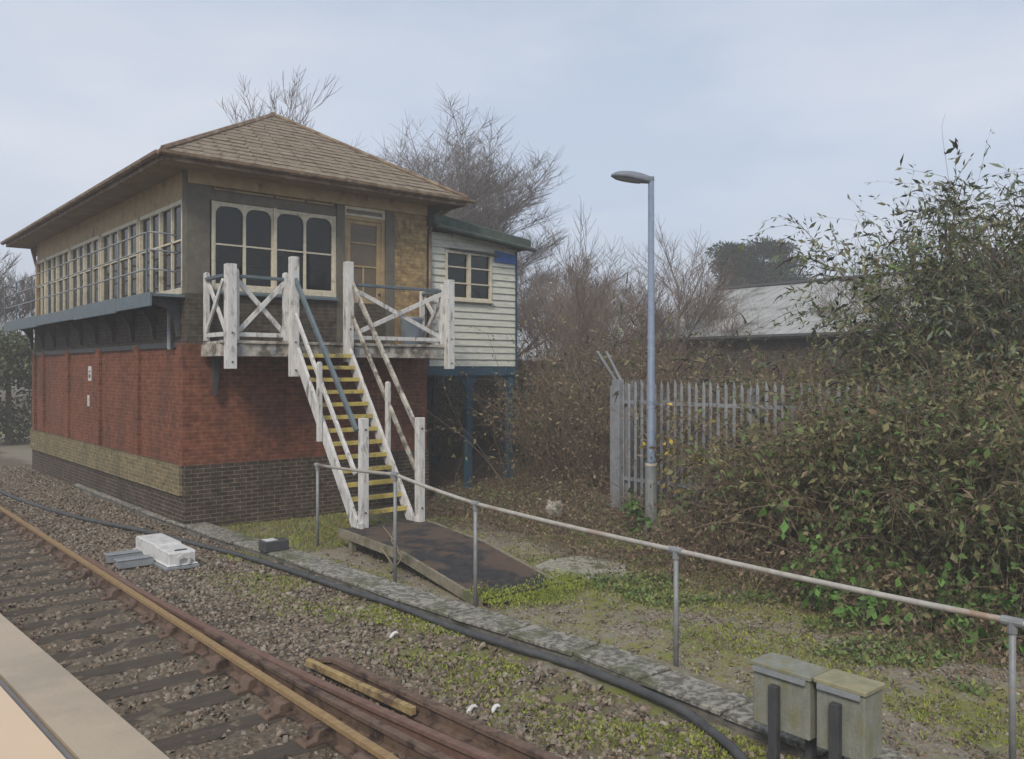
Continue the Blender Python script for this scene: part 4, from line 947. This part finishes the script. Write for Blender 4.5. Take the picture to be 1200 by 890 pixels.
# ------------------------------------------------------------------ shrubs
def shrub(name, x, y, r, h, label, cat, n_st, n_tw, n_lf, mats, weights, stem=twig_m, droop=.6, ln=.07, wd=.03, lean=(0, 0), ry=None, base=None, up=1.6, sr=.011, group=None, spikes=0):
    root = empty(name, (x, y, float(groundz(np.float64(x), np.float64(y)))), label, cat, group); ry = ry or r
    a = RNG.uniform(0, 6.283, n_st); q = np.sqrt(RNG.uniform(0, 1, n_st)); P = np.stack([x+r*.75*q*np.cos(a), y+ry*.75*q*np.sin(a), np.zeros(n_st)], -1); P[:, 2] = groundz(P[:, 0], P[:, 1])-.03
    D = np.stack([np.cos(a)*q*.6+lean[0]+RNG.normal(0, .2, n_st), np.sin(a)*q*.6+lean[1]+RNG.normal(0, .2, n_st), np.full(n_st, up)], -1)
    L = h*RNG.uniform(.65, 1.12, n_st)
    V1, F1, C = strands(P, D, L, droop*RNG.uniform(.3, 1.4, n_st), sr*RNG.uniform(.6, 1.5, n_st)*max(1, h/3), 7, .10, .3)
    # side twigs
    s = RNG.integers(0, n_st, n_tw); t = RNG.uniform(.18, 1, n_tw)*7; i0 = np.minimum(6, t.astype(int)); f = (t-i0)[:, None]
    P2 = C[s, i0]*(1-f)+C[s, i0+1]*f; T = unit(C[s, i0+1]-C[s, i0]); D2 = unit(T*.5+RNG.normal(0, .62, (n_tw, 3)))
    V2, F2, C2 = strands(P2, D2, h*.17*RNG.uniform(.4, 1.6, n_tw), droop*1.2*RNG.uniform(0, 1.4, n_tw), np.full(n_tw, sr*.42)*RNG.uniform(.6, 1.3, n_tw), 4, .16, .4)
    V, F, M = join([(V1, F1, 0), (V2, F2, 0)]); raw_mesh('stems', V, F, stem, parent=root)
    if n_lf:
        s = RNG.integers(0, n_tw, n_lf); t = RNG.uniform(.15, 1, n_lf)*4; i0 = np.minimum(3, t.astype(int)); f = (t-i0)[:, None]
        P3 = C2[s, i0]*(1-f)+C2[s, i0+1]*f+RNG.normal(0, .01, (n_lf, 3)); T = unit(C2[s, i0+1]-C2[s, i0]); D3 = T+RNG.normal(0, .7, (n_lf, 3))+np.array([0, 0, -.25])
        q_ = np.clip(np.exp(RNG.normal(0, .38, n_lf)), .4, 2.1); V3, F3 = leaves(P3, D3, ln*q_, wd*q_*RNG.uniform(.7, 1.3, n_lf))
        # neighbouring twigs share a tint
        ph = (np.sin(P3[:, 0]*1.9+x)+np.sin(P3[:, 1]*2.3)+np.sin(P3[:, 2]*2.1+y))/3
        cw = np.cumsum(weights); v = np.clip(RNG.uniform(size=n_lf)*.72+.14+ph*.26, 0, .999); mi = np.searchsorted(cw, v)
        raw_mesh('foliage', V3, F3, mats, np.minimum(mi, len(mats)-1), root)
    if spikes:
        k = RNG.choice(n_tw, spikes, replace=spikes > n_tw); P4 = C2[k, -1]; D4 = unit(C2[k, -1]-C2[k, -2])+np.array([0, 0, .1])
        V4, F4, _ = strands(P4, D4, RNG.uniform(.18, .38, spikes), RNG.uniform(.9, 1.8, spikes), RNG.uniform(.016, .028, spikes), 5, .05, .15); tag(raw_mesh('flower_spikes', V4, F4, spike_m, parent=root), kind='stuff')
    return root
BR = [L_dark, L_olive, L_brown, L_pale]; BW = [.22, .33, .35, .10]
# tall scrub left of the fence and behind the annexe
G1 = 'scrub behind the fence'
def S(px, c, r, h, label, **k):
    x, y = at(px, c); d = dict(n_st=90, n_tw=1500, n_lf=5500, mats=BR, weights=BW); d.update(k)
    return shrub(k.pop('name', 'scrub_bush') if 'name' in k else 'scrub_bush', x, y, r, h, label, 'bush', **{a: b for a, b in d.items() if a != 'name'})
S(690, 22.5, 1.4, 3.9, 'tall brown scrub bush right against the annexe corner', weights=[.12, .22, .56, .1], n_tw=2200, n_lf=3400, n_st=110)
S(695, 18.5, 1.2, 3.0, 'brown twiggy bush left of the fence corner post', weights=[.06, .2, .62, .12], n_tw=2200, n_lf=3600, n_st=110)
S(665, 25.5, 1.9, 4.6, 'taller thin scrub behind the annexe corner bush', weights=[.2, .3, .45, .05], n_tw=2000, n_lf=2600)
S(745, 22.5, 1.8, 3.4, 'reddish brown scrub behind the fence corner', weights=[.04, .22, .62, .12], n_tw=2200, n_lf=4200)
S(810, 20.5, 1.6, 2.9, 'brown scrub behind the middle of the fence', weights=[.06, .28, .52, .14], n_tw=2000, n_lf=4800)
S(872, 18.5, 1.5, 2.35, 'pale leaved olive scrub behind the fence', weights=[.12, .4, .28, .2], n_tw=1800, n_lf=5200)
S(940, 17, 1.4, 2.7, 'olive scrub in front of the shed roof', weights=[.12, .42, .34, .12], n_tw=2000, n_lf=6000)
S(1000, 15.5, 1.3, 2.75, 'olive brown scrub under the two thin saplings', weights=[.15, .42, .33, .1], n_tw=2200, n_lf=7000)
G5 = [L_dark, L_olive, L_green, L_brown, L_pale]
S(955, 12.0, .8, 2.2, 'olive brown bush covering the right part of the fence', mats=G5, weights=[.2, .36, .1, .26, .08], n_tw=2000, n_lf=9000)
S(1010, 11.8, .8, 2.6, 'dense olive bush swallowing the end of the fence', mats=G5, weights=[.24, .36, .14, .2, .06], n_tw=2400, n_lf=12000)
S(1075, 11.2, .9, 2.8, 'dense olive bush at the middle of the right thicket', mats=G5, weights=[.28, .34, .16, .17, .05], n_tw=2800, n_lf=15000)
S(1150, 10.5, 1.0, 2.8, 'dense dark green bush near the right edge', mats=G5, weights=[.36, .28, .18, .14, .04], n_tw=2800, n_lf=16000)
S(1230, 10.0, 1.0, 2.9, 'dark ivy clad bush at the very right edge', mats=G5, weights=[.42, .26, .16, .12, .04], n_tw=2600, n_lf=14000)
S(1130, 13.4, 1.0, 3.1, 'leafy green shrub behind the right thicket', mats=G5, weights=[.34, .34, .2, .09, .03], n_tw=2400, n_lf=14000)
for i, (px, c, h, lb) in enumerate(((812, 14.7, .75, 'low brown bramble just right of the lamp post foot'), (835, 13.3, .95, 'low brown bramble hiding the foot of the fence'), (880, 12.9, 1.15, 'brown bramble leaning on the middle of the fence'), (930, 12.5, 1.7, 'higher brown bramble where the fence disappears'), (975, 11.3, 1.3, 'brown bramble mound in front of the olive bushes'), (1050, 10.2, 1.2, 'brown bramble mound low in the right thicket'), (1130, 9.7, 1.2, 'brown bramble mound near the right frame edge'))):
    x, y = at(px, c); shrub('bramble', x, y, .75, h, lb, 'bramble', 120, 1300, 2600, [L_dark, L_olive, L_brown, L_pale], [.08, .27, .5, .15], droop=1.5, ln=.055, wd=.028, sr=.0065, up=.8)
x, y = at(915, 14.3); shrub('scrub_bush', x, y, 1.0, 2.75, 'olive bush arching over the top of the fence', 'bush', 80, 1500, 4200, [L_dark, L_olive, L_brown, L_pale], [.15, .45, .3, .1], droop=1.4)
x, y = at(668, 21); shrub('ivy_bush', x, y, 1.1, 2.6, 'dark green ivy covered bush in the shade beside the annexe', 'bush', 80, 1400, 6000, [L_dark, L_olive, L_brown], [.55, .3, .15], droop=.7)
x, y = 12.3, 18.9; shrub('ivy_bush', x, y, 1.6, 2.3, 'dark bush growing under the annexe behind the blue posts', 'bush', 80, 1300, 5000, [L_dark, L_olive, L_brown], [.55, .25, .2], droop=.7, ry=.4)
# buddleias
BUD = [L_grey, L_dark, L_olive, L_green]; BUW = [.34, .3, .24, .12]
BK = dict(droop=.75, ln=.105, wd=.03, sr=.009, up=2.3)
x, y = at(1195, 14.0); shrub('buddleia', x, y, 1.15, 5.3, 'tall arching buddleia with spent flower spikes at the upper right', 'bush', 90, 3200, 42000, BUD, BUW, spikes=480, lean=(-.1, .12), **BK)
x, y = at(1262, 13.2); shrub('buddleia', x, y, 1.1, 5.3, 'tall buddleia cut off by the right edge', 'bush', 80, 2400, 28000, BUD, [.3, .35, .2, .15], spikes=300, lean=(-.1, .12), **BK)
x, y = at(1100, 15.5); shrub('buddleia', x, y, .9, 2.9, 'shorter buddleia left of the tall one', 'bush', 60, 1700, 15000, BUD, BUW, spikes=260, **BK)
x, y = at(1150, 15.0); shrub('buddleia', x, y, .9, 3.7, 'buddleia filling the middle of the skyline slope', 'bush', 70, 2200, 22000, BUD, BUW, spikes=300, lean=(-.06, .08), **BK)
x, y = at(720, 21); shrub('buddleia', x, y, 1.1, 4.2, 'sparse buddleia with dark spikes left of the lamp post', 'bush', 34, 420, 900, BUD, BUW, droop=.8, ln=.12, wd=.03, spikes=150, sr=.008)
x, y = at(800, 21); shrub('buddleia', x, y, 1.0, 3.9, 'sparse buddleia with dark spikes right of the lamp post', 'bush', 34, 420, 900, BUD, BUW, droop=.8, ln=.12, wd=.03, spikes=150, sr=.008)
x, y = at(852, 16.2); shrub('buddleia', x, y, .8, 3.1, 'small spiky buddleia in front of the pale shed roof', 'bush', 24, 300, 700, BUD, BUW, droop=1.1, ln=.12, wd=.03, spikes=90, sr=.008)
# thin branches in front of the annexe
x, y = 12.1, 13.7; shrub('scrub_bush', x, y, .8, 3.9, 'thin leafy branches hanging in front of the white annexe boards', 'bush', 14, 130, 420, [L_dark, L_olive, L_brown], [.3, .5, .2], droop=.7, ln=.07, wd=.028, lean=(-.25, 0), sr=.007, stem=twig_m)
# green growth among the thicket
for i, (px, c, lb, h) in enumerate(((1000, 9.8, 'bright green leafy bramble low in the thicket', .9), (1105, 9.2, 'green bramble clump under the right thicket', .8), (1060, 10.4, 'trailing green bramble climbing up the middle thicket', 1.9), (785, 14.5, 'small green leafy clump right of the lamp post foot', .7), (1190, 9.0, 'green bramble clump at the right frame edge', .9))):
    x, y = at(px, c); shrub('bramble', x, y, .45, h, lb, 'bramble', 26, 160, 700, [L_green, L_bright, L_dark], [.45, .35, .2], droop=1.3, ln=.085, wd=.055, sr=.005)
x, y = at(797, 15.0); yl = empty('yellow_leaved_sapling', (x, y, GZ), 'thin sapling with a few yellow leaves in front of the fence', 'sapling')
P = np.array([(x, y, GZ)]*9); D = RNG.normal(0, .22, (9, 3))+np.array([0, 0, 1.]); Vs, Fs, Cs = strands(P, D, RNG.uniform(1.4, 2.5, 9), np.full(9, .1), np.full(9, .006), 6, .08); raw_mesh('stems', Vs, Fs, twig_m, parent=yl)
s = RNG.integers(0, 9, 60); k = RNG.integers(3, 7, 60); V, F = leaves(Cs[s, k]+RNG.normal(0, .09, (60, 3)), RNG.normal(size=(60, 3)), np.full(60, .11), np.full(60, .07)); raw_mesh('foliage', V, F, L_yellow, parent=yl)
# added bush beyond the box, dark dome shaped like a reflected train seat
x, y = at(10, 33); r_ = empty('seat_reflection_bush', (x, y, GZ), 'added dark bush domed like a seat reflection beyond the signal box', 'bush')
mb = MB(); mb.tube([(x, y, GZ), (x, y, 2.5)], [.15, .08], 6); part(mb, 'stems', bark, r_)
leaf_cloud([(x+random.uniform(-1.6, 1.6), y+random.uniform(-1.6, 1.6), random.uniform(.2, 3.6)) for _ in range(26)], [(random.uniform(.6, 1.1),)*3 for _ in range(26)], 12000, .16, .10, [L_dark, L_olive], [.75, .25], 'foliage', r_)
x, y = at(-35, 40); bare_tree(x, y, 8.5, .6, 'bare tree low at the far left beyond the signal box', 51, bark_far, 5, .15, rmin=.012)

# dead undergrowth: arching brown stems over the ground from the moss edge to the fence
def undergrowth():
    n = 15000
    x = RNG.uniform(8.6, 17, n); y = RNG.uniform(.8, 17, n)
    edge = 8.9+.35*np.sin(y*1.3)+.25*np.sin(y*2.9+1)+np.where(y > 9, (y-9)*.15, 0)
    ld = np.hypot(x-10.65, y-8.75)
    k = (x > edge+RNG.exponential(.35, n)) & ~((ld < 1.0) & (RNG.uniform(size=n) < .85)) & ~((x > 10.2) & (x < 13.5) & (y > 14.6)); x, y = x[k], y[k]; n = len(x)
    P = np.stack([x, y, groundz(x, y)], -1); D = RNG.normal(0, .7, (n, 3)); D[:, 2] = np.abs(D[:, 2])*.8+.25
    V, F, C = strands(P, D, RNG.uniform(.25, 1.15, n), RNG.uniform(.6, 2.4, n), RNG.uniform(.0025, .0065, n), 6, .14)
    mi = np.repeat((RNG.uniform(size=n) < .28).astype(int), 18)
    tag(raw_mesh('dead_undergrowth', V, F, [twig_m, twig_pale], mi), 'tangle of brown dead bramble stems below the bushes', 'undergrowth', kind='stuff')
    m_ = 60000; s = RNG.integers(0, n, m_); i = RNG.integers(1, 6, m_); P3 = C[s, i]+RNG.normal(0, .05, (m_, 3)); P3[:, 2] = np.maximum(P3[:, 2], groundz(P3[:, 0], P3[:, 1])+.005)
    V3, F3 = leaves(P3, RNG.normal(size=(m_, 3)), .06*RNG.uniform(.5, 1.5, m_), .032*RNG.uniform(.5, 1.5, m_))
    gn = (np.sin(P3[:, 0]*1.7+2)+np.sin(P3[:, 1]*1.1+P3[:, 0])) > .75
    w = RNG.uniform(size=m_); mi = np.where(gn, np.where(w < .5, 0, np.where(w < .8, 1, 2)), np.where(w < .1, 1, np.where(w < .32, 3, 2)))
    mi = np.where(RNG.uniform(size=m_) < .04, 4, mi)
    tag(raw_mesh('undergrowth_leaves', V3, F3, [L_green, L_olive, L_brown, L_dark, L_pale], mi), 'brown and green leaves caught in the low undergrowth', 'undergrowth', kind='stuff')
undergrowth()
n = 620; y = RNG.uniform(.8, 11.5, n); x = RNG.uniform(9.6, 13.6, n); k = (x > 9.3+.25*np.sin(y*2)) & ~((y > 8.2) & (x < 11.3)); x, y = x[k], y[k]; n = len(x)
P = np.stack([x, y, groundz(x, y)], -1); D = np.stack([RNG.normal(-.35, .5, n), RNG.normal(.1, .6, n), RNG.uniform(.9, 2.2, n)], -1)
V, F, C = strands(P, D, RNG.uniform(1.2, 3.3, n)*np.where(y > 7, .55, 1), RNG.uniform(1.3, 2.8, n), RNG.uniform(.004, .008, n), 10, .09); tag(raw_mesh('bramble_canes', V, F, [twig_m, twig_pale, rust_red], np.repeat(RNG.choice(3, n, p=[.45, .35, .2]), 30)), 'long arching bramble canes looping over the right thicket', 'undergrowth', kind='stuff')
def ground_cover():
    # moss tufts and short grass on the verge and beside the trough
    n = 70000; x = RNG.uniform(5.9, 10.4, n); y = 1.5+12*RNG.uniform(0, 1, n)**1.2
    f = np.sin(x*1.5+.8)*np.sin(y*.9+1.4)+.5*np.sin(x*3.7+y*2.1)+.35*np.sin(x*7+2)*np.sin(y*6)
    k = (f > .12-.5*((x > 7.3) & (x < 9.2))) & (RNG.uniform(size=n) < .85) & ~((x > 6.35) & (x < 8.0) & (y > 8.1) & (y < 12.2)) & ~((x < 7.0) & (y < 7.2) & (RNG.uniform(size=n) < .9))
    x, y = x[k], y[k]; n = len(x)
    P = np.stack([x, y, groundz(x, y)-.004], -1); D = RNG.normal(0, .55, (n, 3)); D[:, 2] = np.abs(D[:, 2])+.35
    V, F = leaves(P, D, RNG.uniform(.02, .065, n), RNG.uniform(.008, .02, n)); mi = RNG.choice(3, n, p=[.5, .36, .14])
    tag(raw_mesh('mossy_grass', V, F, [moss_m, grass_m, dry_grass_m], mi), 'short mossy grass on the verge around the ramp and slab', 'grass', kind='stuff')
    n = 26000; x = RNG.uniform(4.3, 5.66, n); y = 3+10*RNG.uniform(0, 1, n)**1.2; f = np.sin(x*3+.3)*np.sin(y*1.3+.5)+.6*np.sin(y*2.9+x*4)
    k = (f > .05) & (RNG.uniform(size=n) < (x-4.1)/1.2); x, y = x[k], y[k]; n = len(x)
    P = np.stack([x, y, np.full(n, -.262)], -1); D = RNG.normal(0, .6, (n, 3)); D[:, 2] = np.abs(D[:, 2])+.3
    V, F = leaves(P, D, RNG.uniform(.015, .05, n), RNG.uniform(.01, .022, n)); mi = RNG.choice(3, n, p=[.6, .3, .1])
    tag(raw_mesh('moss', V, F, [moss_m, grass_m, dry_grass_m], mi), 'yellow green moss creeping over the ballast by the duct', 'moss', kind='stuff')
    # leafy weeds along the foot of the thicket
    n = 16000; x = RNG.uniform(7.9, 10.2, n); y = RNG.uniform(1, 8.5, n); f = np.sin(x*2.3+1)*np.sin(y*1.9)+.5*np.sin(y*5+x*3)
    k = (f > .15); x, y = x[k], y[k]; n = len(x); P = np.stack([x, y, groundz(x, y)+RNG.uniform(0, .08, n)], -1); D = RNG.normal(0, .7, (n, 3)); D[:, 2] = np.abs(D[:, 2])*.6+.2
    V, F = leaves(P, D, RNG.uniform(.03, .08, n), RNG.uniform(.02, .045, n)); mi = RNG.choice(3, n, p=[.45, .35, .2])
    tag(raw_mesh('weeds', V, F, [L_green, L_olive, grass_m], mi), 'low green weeds between the worn path and the thicket', 'weeds', kind='stuff')
    n = 9000; x = RNG.uniform(5.5, 8.4, n); y = RNG.uniform(12.2, 15.3, n); k = (y < 15.2-.0*x); x, y = x[k], y[k]; n = len(x)
    P = np.stack([x, y, groundz(x, y)], -1); D = RNG.normal(0, .6, (n, 3)); D[:, 2] = np.abs(D[:, 2])+.4
    V, F = leaves(P, D, RNG.uniform(.03, .10, n), RNG.uniform(.008, .02, n)); mi = RNG.choice(3, n, p=[.3, .35, .35])
    tag(raw_mesh('rough_grass', V, F, [moss_m, grass_m, L_brown], mi), 'rough grass at the foot of the signal box wall', 'grass', kind='stuff')
ground_cover()
n = 15000; x = RNG.uniform(5.6, 10.5, n); y = 1.5+14*RNG.uniform(0, 1, n)**1.1; k = (RNG.uniform(size=n) < np.clip((x-5.2)/4, .12, 1)) & ~((x > 5.3) & (x < 14) & (y > 15.2)) & ~((x > 6.35) & (x < 8.2) & (y > 8.1) & (y < 12.2)); x, y = x[k], y[k]; n = len(x)
D = RNG.normal(size=(n, 3)); D[:, 2] *= .25; V, F = leaves(np.stack([x, y, groundz(x, y)+.012], -1), D, RNG.uniform(.02, .07, n), RNG.uniform(.012, .035, n))
tag(raw_mesh('leaf_litter', V, F, [L_brown, L_pale, L_olive, st4], RNG.choice(4, n, p=[.6, .18, .14, .08])), 'fallen brown leaves scattered over the verge', 'leaf litter', kind='stuff')
n = 5000; x = 6.55+RNG.uniform(-.15, 1.6, n); y = RNG.normal(8.0, .17, n)+.1*np.sin(x*5); zz = np.where(y > 8.1, -.188+(y-8.1)*.13, -.262+.06*np.exp(-((y-8.0)/.2)**2)); P = np.stack([x, y, zz], -1); D = RNG.normal(0, .6, (n, 3)); D[:, 2] = np.abs(D[:, 2])+.4
V, F = leaves(P, D, RNG.uniform(.015, .045, n), RNG.uniform(.01, .022, n)); tag(raw_mesh('moss', V, F, [moss_m, grass_m], RNG.choice(2, n, p=[.8, .2])), 'bright moss spilling over the low end of the ramp', 'moss', kind='stuff')

# ------------------------------------------------------------------ winter air
hz = bpy.data.materials.new('winter_haze'); hz.use_nodes = True; hn = hz.node_tree.nodes; hn.remove(hn['Principled BSDF'])
pv = hn.new('ShaderNodeVolumePrincipled'); pv.inputs['Density'].default_value = .0045; pv.inputs['Color'].default_value = (.94, .94, .93, 1)
hz.node_tree.links.new(pv.outputs[0], hn['Material Output'].inputs['Volume'])
m = MB(); m.box(-410, 510, -410, 610, GZ-1.0, 19.0); ho = m.build('haze', hz); tag(ho, 'faint winter haze filling the air around the signal box', 'haze', kind='stuff')
